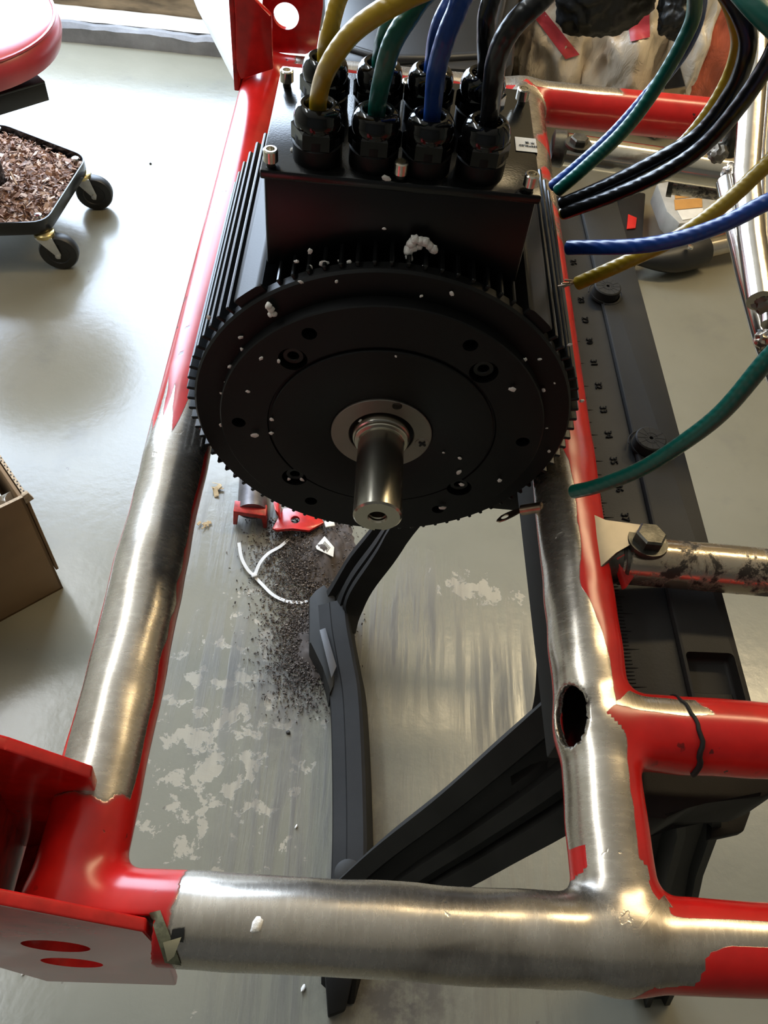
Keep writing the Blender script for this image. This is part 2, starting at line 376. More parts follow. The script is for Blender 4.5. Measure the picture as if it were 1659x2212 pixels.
# ---------------------------------------------------------------- the setting
def struct(o, label=None): o['kind'] = 'structure'; return o
XL, XR, YB, YF, H = -2.6, 2.3, -2.0, 2.40, 2.6
def quadbox(name, x0, x1, y0, y1, z0, z1, mat, parent=None, bevel=0):
    return box(name, ((x0 + x1) / 2, (y0 + y1) / 2, (z0 + z1) / 2), (x1 - x0, y1 - y0, z1 - z0), mat, parent, None, bevel)
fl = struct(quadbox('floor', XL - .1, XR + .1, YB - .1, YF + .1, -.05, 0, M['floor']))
struct(quadbox('ceiling', XL - .1, XR + .1, YB - .1, YF + .2, H, H + .05, M['ceil']))
struct(quadbox('wall_left', XL - .1, XL, YB, YF, 0, H, M['wall'])); struct(quadbox('wall_right', XR, XR + .1, YB, YF, 0, H, M['wall']))
struct(quadbox('wall_front', XL, XR, YB - .1, YB, 0, H, simple('dark_rear_wall', (.08, .075, .065), .8)))
OX0, OX1, OZ0, OZ1 = -2.35, -.15, .20, 2.2
bm = bmesh.new()
for a in ((XL, OX0, 0, H), (OX1, XR, 0, H), (OX0, OX1, OZ1, H)):
    add_box(bm, ((a[0] + a[1]) / 2, YF + .06, (a[2] + a[3]) / 2), (a[1] - a[0], .12, a[3] - a[2]))
struct(obj('wall_back', bm, M['wall'], sm=False))
dr = struct(quadbox('door_1', OX0, OX1, YF + .03, YF + .07, .105, OZ0, M['doorpaint'], None, .004))
for x in (OX0 + .03, (OX0 + OX1) / 2, OX1 - .03): quadbox('door_stile', x - .025, x + .025, YF + .03, YF + .07, OZ0, OZ1, M['doorpaint'], dr, .004)
# sill: uneven concrete curb with a pale ledge, weathered board behind
def rough_strip(name, x0, x1, prof, mat, amp, parent=None, n=90):
    verts = []; k = len(prof)
    for i in range(n + 1):
        x = x0 + (x1 - x0) * i / n
        for j, (y, z) in enumerate(prof):
            q = noise.noise(V((x * 9, j * 3.1, 0))) + .6 * noise.noise(V((x * 31, j * 3.1, 4)))
            dz = 0 if z <= 0 else amp * q
            verts.append((x, y + amp * .6 * q, z + dz))
    faces = [[i * k + j, (i + 1) * k + j, (i + 1) * k + (j + 1) % k, i * k + (j + 1) % k] for i in range(n) for j in range(k)]
    faces += [list(range(k))[::-1], [n * k + j for j in range(k)]]
    return pobj(name, verts, faces, mat, parent, ang=25)
cb = struct(rough_strip('trim_1', XL + .02, .1, [(YF - .09, 0), (YF - .085, .035), (YF - .075, .042), (YF + .03, .046), (YF + .03, 0)], M['conc'], .006))
struct(rough_strip('trim_3', XL + .02, .1, [(YF - .062, .044), (YF - .058, .049), (YF + .004, .051), (YF + .004, .044)], M['whitewood'], .002))
struct(rough_strip('trim_2', XL + .02, OX1 + .1, [(YF + .005, .046), (YF + .005, .075), (YF + .012, .10), (YF + .04, .105), (YF + .04, .046)], M['wood'], .007))
# ceiling lamps
for i, (loc, sx, sy, pw, colr, kind) in enumerate(LAMPS):
    t = empty('ceiling_lamp', loc, ('warm white long ceiling lamp over the right of the garage', 'cool white long ceiling lamp over the left of the garage')[i], 'lamp')
    box('housing', (loc[0], loc[1], H - .05), (sx + .06, sy + .06, .10), M['whitewood'], t)
    box('diffuser', (loc[0], loc[1], loc[2] + .05), (sx, sy, .04), M['lampw' if kind == 0 else 'lampc'], t, None, .01)
    a = area('lamp_light', (loc[0], loc[1], loc[2] + .01), (loc[0], loc[1], 0), sx, sy, pw, colr); a.rotation_euler = (0, 0, 0)
# ================================================================ tube frame (one signed-distance surface, split into its tubes)
ZR = .715; R0 = .021
XA, XB, YN, YFAR = -.113, .1463, .0738, .845
TUBES = [('left_rail', (XA, YN), (XA, YFAR)), ('right_rail', (XB, YN), (XB, YFAR)), ('near_cross_tube', (XA, YN), (.40, YN)), ('far_cross_tube', (XA, YFAR), (.40, YFAR)), ('outrigger_tube', (XB, .1797), (.40, .1797))]
def vnoise(P, s, seed):
    """cheap smooth value noise in numpy, -1..1"""
    Q = P * s + seed * 17.13; I = np.floor(Q).astype(np.int64); Fr = Q - I; Fr = Fr * Fr * (3 - 2 * Fr); out = 0
    for dx in (0, 1):
        for dy in (0, 1):
            for dz in (0, 1):
                h = (I[:, 0] + dx) * 374761393 + (I[:, 1] + dy) * 668265263 + (I[:, 2] + dz) * 2147483647 + seed * 974711
                h = (h ^ (h >> 13)) * 1274126177; h = (h ^ (h >> 16)) & 0xffff
                w = (Fr[:, 0] if dx else 1 - Fr[:, 0]) * (Fr[:, 1] if dy else 1 - Fr[:, 1]) * (Fr[:, 2] if dz else 1 - Fr[:, 2])
                out = out + w * (h / 32767.5 - 1)
    return out
def seg_d(P, a, b):
    a = np.array([a[0], a[1], ZR]); b = np.array([b[0], b[1], ZR]); ab = b - a; t = np.clip(((P - a) @ ab) / (ab @ ab), 0, 1)
    return np.linalg.norm(P - a - t[:, None] * ab, axis=1)
def sdf(P):
    d = None
    for _, a, b in TUBES:
        q = seg_d(P, a, b) - R0
        if d is None: d = q
        else:
            k = .010; h = np.clip(.5 + .5 * (q - d) / k, 0, 1); d = q * (1 - h) + d * h - k * h * (1 - h)
    near = P[:, 1] < .42
    dd = np.zeros(len(P)); Pn = P[near] if near.any() else P[:0]
    if len(Pn): dd[near] = .0011 * vnoise(Pn * np.array([1, 1, 2.2]), 26, 1) + .00045 * vnoise(Pn, 60, 2)
    fade = np.clip((.42 - P[:, 1]) / .06, 0, 1); d = d + dd * fade
    # hole through the wall of the right rail, with a hollow behind it
    hc = np.array([XB - .014, .182, ZR + .010]); dirv = np.array([-.88, 0, .475]); rel = P - hc; along = rel @ dirv
    perp = rel - along[:, None] * dirv; dy = perp[:, 1] / (1.55); dp = np.sqrt(np.maximum((perp ** 2).sum(1) - perp[:, 1] ** 2, 0) + dy ** 2) - .0112
    hole = np.maximum(dp, np.maximum(-along - .012, along - .04))
    cav = np.maximum(seg_d(P, TUBES[1][1], TUBES[1][2]) - .0168, np.maximum(.13 - P[:, 1], P[:, 1] - .235))
    endcut = np.maximum(P[:, 0] - (XA + .042), P[:, 1] - .0712)   # the corner is sawn off where the bracket plate is welded on
    return np.maximum(np.maximum(d, -np.minimum(hole, cav)), -endcut)
def surface_nets(f, lo, hi, h):
    n = [int(round((hi[i] - lo[i]) / h)) + 1 for i in range(3)]
    ax = [lo[i] + h * np.arange(n[i]) for i in range(3)]; vals = np.empty(n, np.float32)
    Yg, Zg = np.meshgrid(ax[1], ax[2], indexing='ij')
    for i0 in range(0, n[0], 16):
        xs = ax[0][i0:i0 + 16]; P = np.stack([np.repeat(xs, Yg.size), np.tile(Yg.ravel(), len(xs)), np.tile(Zg.ravel(), len(xs))], 1)
        # coarse skip
        vals[i0:i0 + 16] = f(P).reshape(len(xs), n[1], n[2])
    for a in range(3):
        s = [slice(None)] * 3; s[a] = 0; vals[tuple(s)] = .01; s[a] = -1; vals[tuple(s)] = .01
    ins = vals < 0; m = [k - 1 for k in n]; cnt = np.zeros(m, np.int8); corners = [(i, j, k) for i in (0, 1) for j in (0, 1) for k in (0, 1)]
    for c in corners: cnt += ins[c[0]:c[0] + m[0], c[1]:c[1] + m[1], c[2]:c[2] + m[2]]
    act = np.argwhere((cnt > 0) & (cnt < 8)); idx = np.full(m, -1, np.int64); idx[act[:, 0], act[:, 1], act[:, 2]] = np.arange(len(act))
    cv = {c: vals[act[:, 0] + c[0], act[:, 1] + c[1], act[:, 2] + c[2]] for c in corners}
    acc = np.zeros((len(act), 3)); num = np.zeros(len(act))
    for c in corners:
        for a in range(3):
            if c[a]: continue
            d = list(c); d[a] = 1; d = tuple(d); v0, v1 = cv[c], cv[d]; cr = (v0 < 0) != (v1 < 0)
            t = v0 / np.where(cr, v0 - v1, 1); p = np.tile(np.array(c, float), (len(act), 1)); p[:, a] = t
            acc[cr] += p[cr]; num[cr] += 1
    verts = (act + acc / num[:, None]) * h + np.array(lo); quads = []
    for a in range(3):
        b_, c_ = (a + 1) % 3, (a + 2) % 3; s0 = [slice(None)] * 3; s1 = [slice(None)] * 3; s0[a] = slice(0, -1); s1[a] = slice(1, None)
        E = np.argwhere(ins[tuple(s0)] != ins[tuple(s1)]); E = E[(E[:, b_] > 0) & (E[:, c_] > 0) & (E[:, b_] < m[b_]) & (E[:, c_] < m[c_])]
        def g(db, dc):
            q = E.copy(); q[:, b_] += db; q[:, c_] += dc; return idx[q[:, 0], q[:, 1], q[:, 2]]
        Q = np.stack([g(-1, -1), g(0, -1), g(0, 0), g(-1, 0)], 1); flip = ~ins[E[:, 0], E[:, 1], E[:, 2]]
        Q[flip] = Q[flip][:, ::-1]; quads.append(Q)
    return verts, np.concatenate(quads)
fv, fq = surface_nets(sdf, (-.142, .046, .688), (.405, .872, .742), .0018)
eps = .0012; G = np.zeros_like(fv)
for a in range(3):
    e = np.zeros(3); e[a] = eps; G[:, a] = sdf(fv + e) - sdf(fv - e)
fv = fv - (sdf(fv) / np.maximum(np.linalg.norm(G, axis=1) / (2 * eps), .2))[:, None] * (G / np.maximum(np.linalg.norm(G, axis=1), 1e-9)[:, None])
G /= np.maximum(np.linalg.norm(G, axis=1), 1e-9)[:, None]
# stripped-paint field
DS = np.stack([seg_d(fv, a, b) for _, a, b in TUBES], 1); own = DS.argmin(1)
n1 = vnoise(fv * np.array([1, .35, 1]), 110, 5); n2 = vnoise(fv, 38, 6); n3 = vnoise(fv, 85, 7)
x, y, z = fv.T
thy = np.degrees(np.arctan2(x - np.where(own == 0, XA, XB), z - ZR)); thx_n = np.degrees(np.arctan2(y - YN, z - ZR)); thx_f = np.degrees(np.arctan2(y - YFAR, z - ZR)); thx_s = np.degrees(np.arctan2(y - .1797, z - ZR))
def sd(*terms):  # soft intersection of signed margins (in "units": positive = bare)
    return np.min(np.stack(terms, 1), 1)
Yof = lambda v, u=1240: PZ(u, v, ZR).y
bare = np.full(len(fv), -1.0)
fing = .045 * vnoise(np.stack([thy / 9.0, thy * 0, thy * 0], 1), 1, 9)
b0 = sd((.385 + fing - y) / .012, (y - Yof(1745, 230) + .004 * n3) / .006, (thy + 64 + 5 * n2) / 6, (66 + 6 * n2 + 7 * n3 - thy) / 6)
tabv = [1000, 1100, 1200, 1300, 1400, 1500, 1650, 1800, 1900, 1960]; taba = [-18, -6, -7, -14, 9, 20, 24, 22, 24, 40]
bd = np.interp(-y, [-Yof(v) for v in tabv], taba)
b1 = sd((.392 + fing * .5 - y) / .012, (bd + 5 * n2 + 3 * n3 - thy) / 5, (thy + 90 + 4 * n2) / 5)
b1 = np.minimum(b1, np.where((y > Yof(1930)) & (y < Yof(1835)) & (thy < -48 + 14 * n2) & (thy > -120), -1.0, 1.0))
b1 = np.maximum(b1, np.where(y > .60, (n2 * 1.4 + .1) * np.clip((y - .60) / .05, 0, 1), -1))
Xof = lambda u, v=2040: PZ(u, v, ZR).x
xr = np.where(thx_n > 24, Xof(1425), np.where(thx_n > -8, Xof(1700), np.interp(thx_n, [-90, -45, -8], [Xof(1350), Xof(1400), Xof(1500)])))
b2 = sd((xr + .006 * n2 + .003 * n3 - x) / .004, (x - (XA + .050) - .006 * n2) / .005)
b2 = np.where((x > Xof(1425)) & (np.abs(thx_n - 24) < 12), np.minimum(b2, (24 + 4 * n2 - thx_n) / 5), b2)
b3 = sd((thx_f + 24 + 9 * n2) / 8, (.255 + .02 * n2 - x) / .02, (x - XA - .03) / .01)
b4 = sd(-(np.abs(thx_s - 26 + 5 * n2) - 17) / 6, (XB + .062 + .012 * n3 - x) / .008)
bare = np.where(own == 0, b0, np.where(own == 1, b1, np.where(own == 2, b2, np.where(own == 3, b3, b4))))
bare = np.clip(.5 + .5 * bare, 0, 1)
# near-right joint is all ground
j = np.hypot(x - XB, y - YN); jb = (j < .034) & (thx_n > -60) & ~((x - XB > .012) & (y - YN > .008)); bare = np.where(jb, np.maximum(bare, .9), bare)
along = np.where((own == 0) | (own == 1), y, x); ang = np.where((own == 0) | (own == 1), thy, np.where(own == 2, thx_n, thx_f))
brush = np.stack([along * 420, ang * .035, own * 3.0], 1)
raw = ((own == 1) & (DS[:, 1] < .0180) & (y > .11) & (y < .25)).astype(np.float32)
frame = empty('tube_frame', (XA, YN, ZR), 'red painted tube frame, paint partly ground off to bare steel, carrying the motor', 'frame')
qown = np.array([np.bincount(r, minlength=5).argmax() for r in own[fq]])
fparts = {}
for k, (nm, a, b_) in enumerate(TUBES):
    Q = fq[qown == k]; used, inv = np.unique(Q, return_inverse=True); Q = inv.reshape(Q.shape)
    me = bpy.data.meshes.new(nm); me.from_pydata(fv[used].tolist(), [], Q.tolist()); me.update()
    me.polygons.foreach_set('use_smooth', [True] * len(me.polygons))
    me.attributes.new('bare', 'FLOAT', 'POINT').data.foreach_set('value', bare[used].astype(np.float32))
    me.attributes.new('raw', 'FLOAT', 'POINT').data.foreach_set('value', raw[used])
    me.attributes.new('brush', 'FLOAT_VECTOR', 'POINT').data.foreach_set('vector', brush[used].astype(np.float32).ravel())
    me.normals_split_custom_set_from_vertices(G[used].tolist())
    fparts[nm] = link(nm, me, M['frame'], frame)
# bracket plates of the near-left corner (channel open upwards) and the far-left corner
def plate_xz(name, pts, y, th, mat, holes=(), parent=frame):
    o = prism(name, [(p[0], y, p[1]) for p in pts], (0, th, 0), mat, parent, .0011)
    for (hx, hz, r) in holes:
        bm = add_lathe(bmesh.new(), [(r, -.02), (r, .02)], (hx, y, hz), (0, 1, 0), 28); cut(o, bm)
    return o
yp = .0705
br = plate_xz('bracket_plate', [(-.074, .735), (-.126, .781), (-.150, .796), (-.215, .796), (-.215, .60), (-.178, .60), (-.164, .537), (-.082, .549), (-.074, .66)], yp - .006, .0058, M['red'], [(-.1250, .681, .0165), (-.1290, .626, .0165)])
# keep the plate hugging the tube: near wall, far wall and closing wall of the channel
plate_xz('bracket_plate', [(-.1077, .755), (-.138, .7856), (-.150, .796), (-.190, .796), (-.190, .62), (-.113, .62), (-.113, .70)], .124, .0058, M['red'])
o = prism('bracket_web', [(-.146, .0725, .80), (-.146, .1265, .80), (-.176, .1265, .60), (-.176, .0725, .60)], (-.0055, 0, 0), M['red_dull'], frame, .0011)
cut(o, add_lathe(bmesh.new(), [(.009, -.05), (.009, .05)], (-.160, .097, .70), (1, 0, .1), 24))
prism('bracket_floor', [(-.113, .0725, .655), (-.172, .0725, .620), (-.172, .1265, .620), (-.113, .1265, .655)], (0, 0, -.004), M['red_dull'], frame, .001)
f1 = lambda u, v: (PY(u, v, .800).x, PY(u, v, .800).z)
f2 = lambda u, v: (PY(u, v, .868).x, PY(u, v, .868).z)
far1 = [f1(*p) for p in ((546, 0), (586, 34), (588, 128), (560, 160), (520, 169), (511, 148), (506, 0), (503, -90), (470, -90))]
far1[-1] = (far1[-1][0], far1[-1][1])
plate_xz('bracket_plate', [f1(546, 0), f1(586, 34), f1(590, 150), f1(520, 172), f1(511, 148), f1(504, -120), f1(535, -120)], .800, .0058, M['red'])
hx, hz = f2(618, 35)
plate_xz('bracket_plate', [f2(575, -140), f2(700, -140), f2(697, 20), f2(684, 108), f2(660, 118), f2(560, 112)], .868, .0058, M['red'], [(hx, hz, .0125)])
x0, z0 = f1(508, 60); prism('bracket_web', [(x0, .803, z0 - .06), (x0, .870, z0 - .06), (x0, .870, z0 + .12), (x0, .803, z0 + .12)], (-.005, 0, 0), M['red_dull'], frame, .001)
# ground weld tab and torn remnant on the right rail
tb = [(XB + .004, .318), (XB + .016, .309), (XB + .050, .309), (XB + .0535, .300), (XB + .0535, .2935), (XB + .030, .2945), (XB + .020, .286), (XB + .004, .268)]
tab = prism('weld_tab', [(p[0], p[1], ZR + .012) for p in tb], (0, 0, .0065), M['plate'], frame, .0012)
prism('torn_metal', [(XB + .020, .286, ZR + .010), (XB + .034, .293, ZR + .014), (XB + .036, .283, ZR + .004), (XB + .028, .272, ZR - .002)], (.002, 0, .003), M['red_dull'], frame, .0005)
crk = [(XB + .048, .1797 + .021 * math.sin(a), ZR + .021 * math.cos(a)) for a in [math.radians(t) for t in range(75, -95, -8)]]
crk = [(p[0] + .0025 * noise.noise(V((i * .35, 3, 0))) - .004 * math.cos(i * .17), (p[1] - .1797) * 1.02 + .1797, (p[2] - ZR) * 1.02 + ZR) for i, p in enumerate(crk)]
tube('weld_crack', crk, lambda t: .0006 + .0012 * t, M['dark_line'], frame, 8)
# ================================================================ electric motor
MX, MZ = .0182, CH - .384; Y0 = .338; RM = .1187
motor = empty('electric_motor', (MX, Y0 + .1, MZ - RM), 'large black finned electric motor with a steel shaft, cradled between the red rails', 'motor')
def mpol(r, a, y): return V((MX + r * math.sin(a), y, MZ + r * math.cos(a)))
AY = (0, 1, 0)
lathe('motor_body', [(.090, Y0 + .014), (.1035, Y0 + .014), (.1035, .519), (.098, .5235), (.06, .5235)], (MX, 0, MZ), AY, M['black_gloss'], motor, 96)
# cooling fins, each its own part, sharing one mesh
NF = 84
bm = bmesh.new(); t_ = .0011
add_box(bm, (0, (Y0 + .012 + .523) / 2, .1105), (.0023, .523 - Y0 - .012, .0165), None, .0006, 1)
bmesh.ops.recalc_face_normals(bm, faces=bm.faces)
mef = bpy.data.meshes.new('cooling_fin'); bm.to_mesh(mef); bm.free(); mef.materials.append(M['black_gloss'])
for i in range(NF):
    a = (i + .5) / NF * 2 * math.pi; ad = math.degrees(a); ad = ad - 360 if ad > 180 else ad
    if 36 < abs(ad) < 47 : continue
    o = bpy.data.objects.new('cooling_fin', mef); COL.objects.link(o); o.parent = motor
    o.location = V((MX, 0, MZ)) - motor.location; o.rotation_euler = (0, a, 0)
    if abs(ad) < 36: o.scale = (1, 1, .985)
for s in (-1, 1):
    bm = bmesh.new(); pts = []
    for k in range(7):
        a = math.radians(36.5 + 10 * k / 6) * s; pts.append(mpol(.1190, a, Y0 + .012))
    for k in range(6, -1, -1):
        a = math.radians(36.5 + 10 * k / 6) * s; pts.append(mpol(.100, a, Y0 + .012))
    add_prism(bm, pts, (0, .523 - Y0 - .012, 0), .0008, 1); obj('flat_rib', bm, M['black_satin'], motor)
lathe('end_ring', [(.080, Y0 + .009), (.1125, Y0 + .009), (.1138, Y0 + .0105), (.1138, Y0 + .016), (.080, Y0 + .016)], (MX, 0, MZ), AY, M['black_satin'], motor, 128, False)
face = lathe('front_flange', [(.0308, Y0 + .016), (.0308, Y0 + .0004), (.0315, Y0), (.0668, Y0), (.0674, Y0 + .0006), (.0674, Y0 + .0022), (.0686, Y0 + .0022), (.0692, Y0 + .0012), (.0968, Y0 + .0012), (.0975, Y0 + .0019), (.0975, Y0 + .016)], (MX, 0, MZ), AY, M['black_satin'], motor, 128, False)
me = face.data; bm = bmesh.new(); bm.from_mesh(me)   # close it for the bolt holes
ea = [e for e in bm.edges if e.is_boundary]; bmesh.ops.bridge_loops(bm, edges=ea); bmesh.ops.recalc_face_normals(bm, faces=bm.faces); bm.to_mesh(me); bm.free()
big = [(-.0535, .0544), (.0525, .0567), (-.0530, -.0510), (.0550, -.0485)]
bm = bmesh.new()
for bx, bz in big: add_lathe(bm, [(.0082, -.01), (.0082, .0095)], (MX + bx, Y0, MZ + bz), AY, 28)
for k in range(6):
    a = math.radians(90 + 60 * k); q = mpol(.0865, a - math.radians(1), Y0); add_lathe(bm, [(.0042, -.01), (.0042, .0085)], q, AY, 20)
cut(face, bm)
for bx, bz in big:
    bm = bmesh.new(); add_lathe(bm, [(.0030, .009), (.0030, .0045), (.0034, .0040), (.0056, .0040), (.0060, .0045), (.0060, .012)], (MX + bx, Y0, MZ + bz), AY, 24, False)
    obj('socket_screw', bm, M['black_gloss'], motor)
# bearing retainer
ret = lathe('bearing_retainer', [(.0197, Y0 + .004), (.0197, Y0 - .0008), (.0201, Y0 - .0012), (.0302, Y0 - .0012), (.0306, Y0 - .0008), (.0306, Y0 + .004)], (MX, 0, MZ), AY, M['plate'], motor, 80, False)
me = ret.data; bm = bmesh.new(); bm.from_mesh(me); bmesh.ops.bridge_loops(bm, edges=[e for e in bm.edges if e.is_boundary]); bmesh.ops.recalc_face_normals(bm, faces=bm.faces); bm.to_mesh(me); bm.free()
q1 = PY(858, 877, Y0 - .001); cut(ret, add_lathe(bmesh.new(), [(.0030, -.01), (.0030, .003)], q1, AY, 24))
q2 = PY(912, 957, Y0 - .001)
sc = lathe('countersunk_screw', [(.0042, Y0 - .0016), (.0046, Y0 - .0012), (.0046, Y0 + .001)], (q2.x, 0, q2.z), AY, M['plate'], motor, 24)
bm = bmesh.new(); add_box(bm, (q2.x, Y0 - .0017, q2.z), (.0050, .0012, .0010), Matrix.Rotation(.6, 3, 'Y')); add_box(bm, (q2.x, Y0 - .0017, q2.z), (.0010, .0011, .0050), Matrix.Rotation(.6, 3, 'Y')); o = obj('cross_recess', bm, M['dark_line'], motor)
lathe('shaft_seal', [(.0197, Y0 + .002), (.0150, Y0 + .0045), (.0150, Y0 + .010)], (MX, 0, MZ), AY, M['rubber'], motor, 64, False)
YE = .2755
shp = [(.0030, YE + .016), (.0048, YE + .015), (.0048, YE + .0012), (.0056, YE), (.0128, YE), (.0139, YE + .0011), (.0139, Y0 - .0075), (.0142, Y0 - .0072), (.0160, Y0 - .0068), (.0164, Y0 - .0062), (.0164, Y0 - .0045), (.0172, Y0 - .0040), (.0175, Y0 - .0032), (.0175, Y0 + .006), (.014, Y0 + .01)]
sh = lathe('shaft', shp, (MX, 0, MZ), AY, M['steel'], motor, 72)
cut(sh, add_box(bmesh.new(), (MX + .0015, YE, MZ - .0135), (.004, .012, .004)))
for k in range(4): tube('thread', [(MX + .0050 * math.cos(a), YE + .003 + k * .0016, MZ + .0050 * math.sin(a)) for a in [i * math.pi / 10 for i in range(21)]], .0006, M['steel'], motor, 6) if k == 0 else None
# terminal box
LZ = CH - .232; LX0, LX1, LY0, LY1 = -.0530, .0830, .3640, .4640
tbx = bmesh.new(); add_box(tbx, ((LX0 + LX1) / 2, (LY0 + LY1) / 2 + .001, (LZ - .003 + MZ + .095) / 2), (LX1 - LX0 - .003, LY1 - LY0 - .002, LZ - .003 - MZ - .095), None, .002, 2)
obj('terminal_box', tbx, M['black_gloss'], motor)
box('box_lid', ((LX0 + LX1) / 2, (LY0 + LY1) / 2, LZ - .0025), (LX1 - LX0, LY1 - LY0, .005), M['lid'], motor, None, .0010)
lidz = LZ
def socket_screw(p, r, h, par, hollow=.0021):
    prof = [(hollow, h - .003), (hollow, h), (r - .0006, h), (r, h - .0006), (r, .0006), (r * .6, .0)]
    return lathe('cap_screw', prof, p, (0, 0, 1), M['zinc'], par, 24, True)
for (u, v) in ((618, 150), (1133, 190), (577, 348), (1153, 392), (867, 372), (884, 172)):
    p = PZ(u, v, lidz + .0085)
    p.x = min(max(p.x, LX0 + .005), LX1 - .005); p.y = min(max(p.y, LY0 + .0045), LY1 - .0045)
    lathe('screw_shank', [(.0022, -.001), (.0022, .003)], (p.x, p.y, lidz), (0, 0, 1), M['bolt'], motor, 12)
    socket_screw((p.x, p.y, lidz + .002), .0036, .0065, motor)
# cable glands
GX = [-.0267, .0005, .0262, .0527]; GY = [.3795, .4235]; glands = {}
GH = .027
for r, gy in enumerate(GY):
    for k, gx in enumerate(GX):
        gx2 = gx
        g = lathe('cable_gland', [(.0085, 0), (.0118, 0), (.0120, .0006), (.0120, .0085), (.0112, .0090), (.0112, .013), (.009, .0135)], (gx2, gy, lidz), (0, 0, 1), M['black_satin'], motor, 32)
        bm = bmesh.new(); add_lathe(bm, [(.0118, .0085), (.0127, .0092), (.0127, .0165), (.0116, .0175)], (gx2, gy, lidz), (0, 0, 1), 6)
        o = obj('hex_collar', bm, M['gland'], g); o.location = (0, 0, 0)
        o = lathe('dome_nut', [(.0108, .0160), (.0114, .0175), (.0116, .0195), (.0114, .0218), (.0107, .0240), (.0096, .0258), (.0082, .0268), (.0068, .0266), (.0060, .0256), (.0057, .0225), (.003, .0215)], (gx2, gy, lidz), (0, 0, 1), M['gland'], g, 40); o.location = (0, 0, 0)
        for i in range(10):
            pass
        if k == 3:
            bm = bmesh.new()
            for i in range(14):
                a = i / 14 * 2 * math.pi; add_box(bm, (gx2 + .0052 * math.cos(a), gy + .0052 * math.sin(a), lidz + .0255), (.0011, .0004, .0020), Matrix.Rotation(a, 3, 'Z'))
            o = obj('clamping_fingers', bm, M['gland'], g); o.location = (0, 0, 0)
        glands[(r, k)] = V((gx2, gy, lidz + .0225))
# sticker over the right edge of the lid
s0, s1, s2, s3 = [PZ(u, v, lidz + .0004) for u, v in ((1112, 295), (1159, 300), (1163, 330), (1115, 325))]
xe = LX1 + .0004
pts = [s0, V((xe, s1.y, lidz + .0004)), V((xe + .0002, s1.y, lidz - .012)), V((xe + .0002, s2.y, lidz - .012)), V((xe, s2.y, lidz + .0004)), s3]
lab = pobj('warning_label', [pts[0], pts[1], pts[4], pts[5], pts[2], pts[3]], [(3, 2, 1, 0), (2, 5, 4, 1)], M['white'], motor, False)
lab['label'] = 'small white sticker with upside-down black lettering'
cxs = (s0 + s2) / 2; w = (s1.x - s0.x)
Rt = Matrix.Translation((cxs.x + .0007, cxs.y - .0014, lidz + .0006)) @ Matrix.Rotation(math.pi - .02, 4, 'Z')
text_obj('lettering', 'SSEMBLED', .00215, Rt, M['ink'], lab).location = (0, 0, 0)
Rt = Matrix.Translation((cxs.x + .0018, cxs.y + .0018, lidz + .0006)) @ Matrix.Rotation(math.pi - .02, 4, 'Z')
text_obj('lettering', '不 保', .0022, Rt, M['ink'], lab).location = (0, 0, 0)
# ================================================================ cables
def cable(name, col, pts, r, label, group=None):
    path = catmull(pts, 10); c = tube(name, path, r, M[col], None, 16, 80); return tag(c, label, 'cable', group)
G = glands; up = V((0, 0, 1)); CR = .0041
def gl(r, k): p = G[(r, k)]; return [p - up * .006, p + up * .006]
bundle = lambda du, dv, dd: PD(1500 + du, -330 + dv, .30 + dd)
# over the top of the picture the cables lean to the right and come back down beside the motor
cable('power_cable', 'c_yellow', gl(0, 0) + [PD(706, 150, .353), PD(760, 72, .332), PD(845, 12, .318), PD(960, -40, .315), PD(1150, -110, .33), PD(1400, -120, .38), PD(1545, -40, .42), PD(1592, 60, .45), PD(1585, 140, .47), PD(1540, 230, .49), PD(1470, 315, .51), PD(1380, 375, .53), PD(1290, 430, .56), PD(1215, 462, .585)], CR, 'yellow cable from the front gland, looping right and down behind the black pair')
cable('power_cable', 'c_yellow', gl(1, 0) + [PD(712, 70, .395), PD(745, -30, .385), PD(830, -110, .385), PD(1050, -190, .40), PD(1400, -190, .42), PD(1660, -60, .42), PD(1760, 150, .42), PD(1700, 300, .42), PD(1620, 390, .43), PD(1540, 460, .44), PD(1450, 520, .455), PD(1350, 567, .475), PD(1248, 612, .50)], CR, 'yellow cable from the rear gland, bare end beside the right fins')
cable('power_cable', 'c_green', gl(0, 1) + [PD(826, 170, .352), PD(845, 100, .335), PD(880, 40, .328), PD(940, -30, .325), PD(1100, -110, .34), PD(1350, -130, .38), PD(1480, -60, .42), PD(1500, 20, .45), PD(1470, 100, .47), PD(1400, 215, .50), PD(1340, 290, .52), PD(1260, 365, .54), PD(1205, 412, .56)], CR, 'green cable from the front gland, running down beside a blue one to the motor')
cable('power_cable', 'c_green', gl(1, 1) + [PD(835, 70, .390), PD(870, 10, .38), PD(960, -90, .38), PD(1200, -190, .36), PD(1480, -120, .33), PD(1640, 25, .31), PD(1790, 200, .32), PD(1830, 480, .34), PD(1740, 680, .36), PD(1650, 785, .38), PD(1560, 890, .405), PD(1470, 960, .43), PD(1380, 1015, .46), PD(1290, 1050, .49), PD(1240, 1062, .51)], CR + .0002, 'green cable sweeping widely right and back under the right rail')
cable('power_cable', 'c_blue', gl(0, 2) + [PD(942, 160, .352), PD(957, 100, .336), PD(980, 40, .328), PD(1020, -30, .325), PD(1140, -100, .34), PD(1360, -110, .385), PD(1490, -40, .43), PD(1510, 20, .46), PD(1475, 110, .48), PD(1398, 208, .512), PD(1325, 290, .535), PD(1245, 362, .555), PD(1195, 402, .575)], CR, 'blue cable from the front gland, running down beside a green one to the motor')
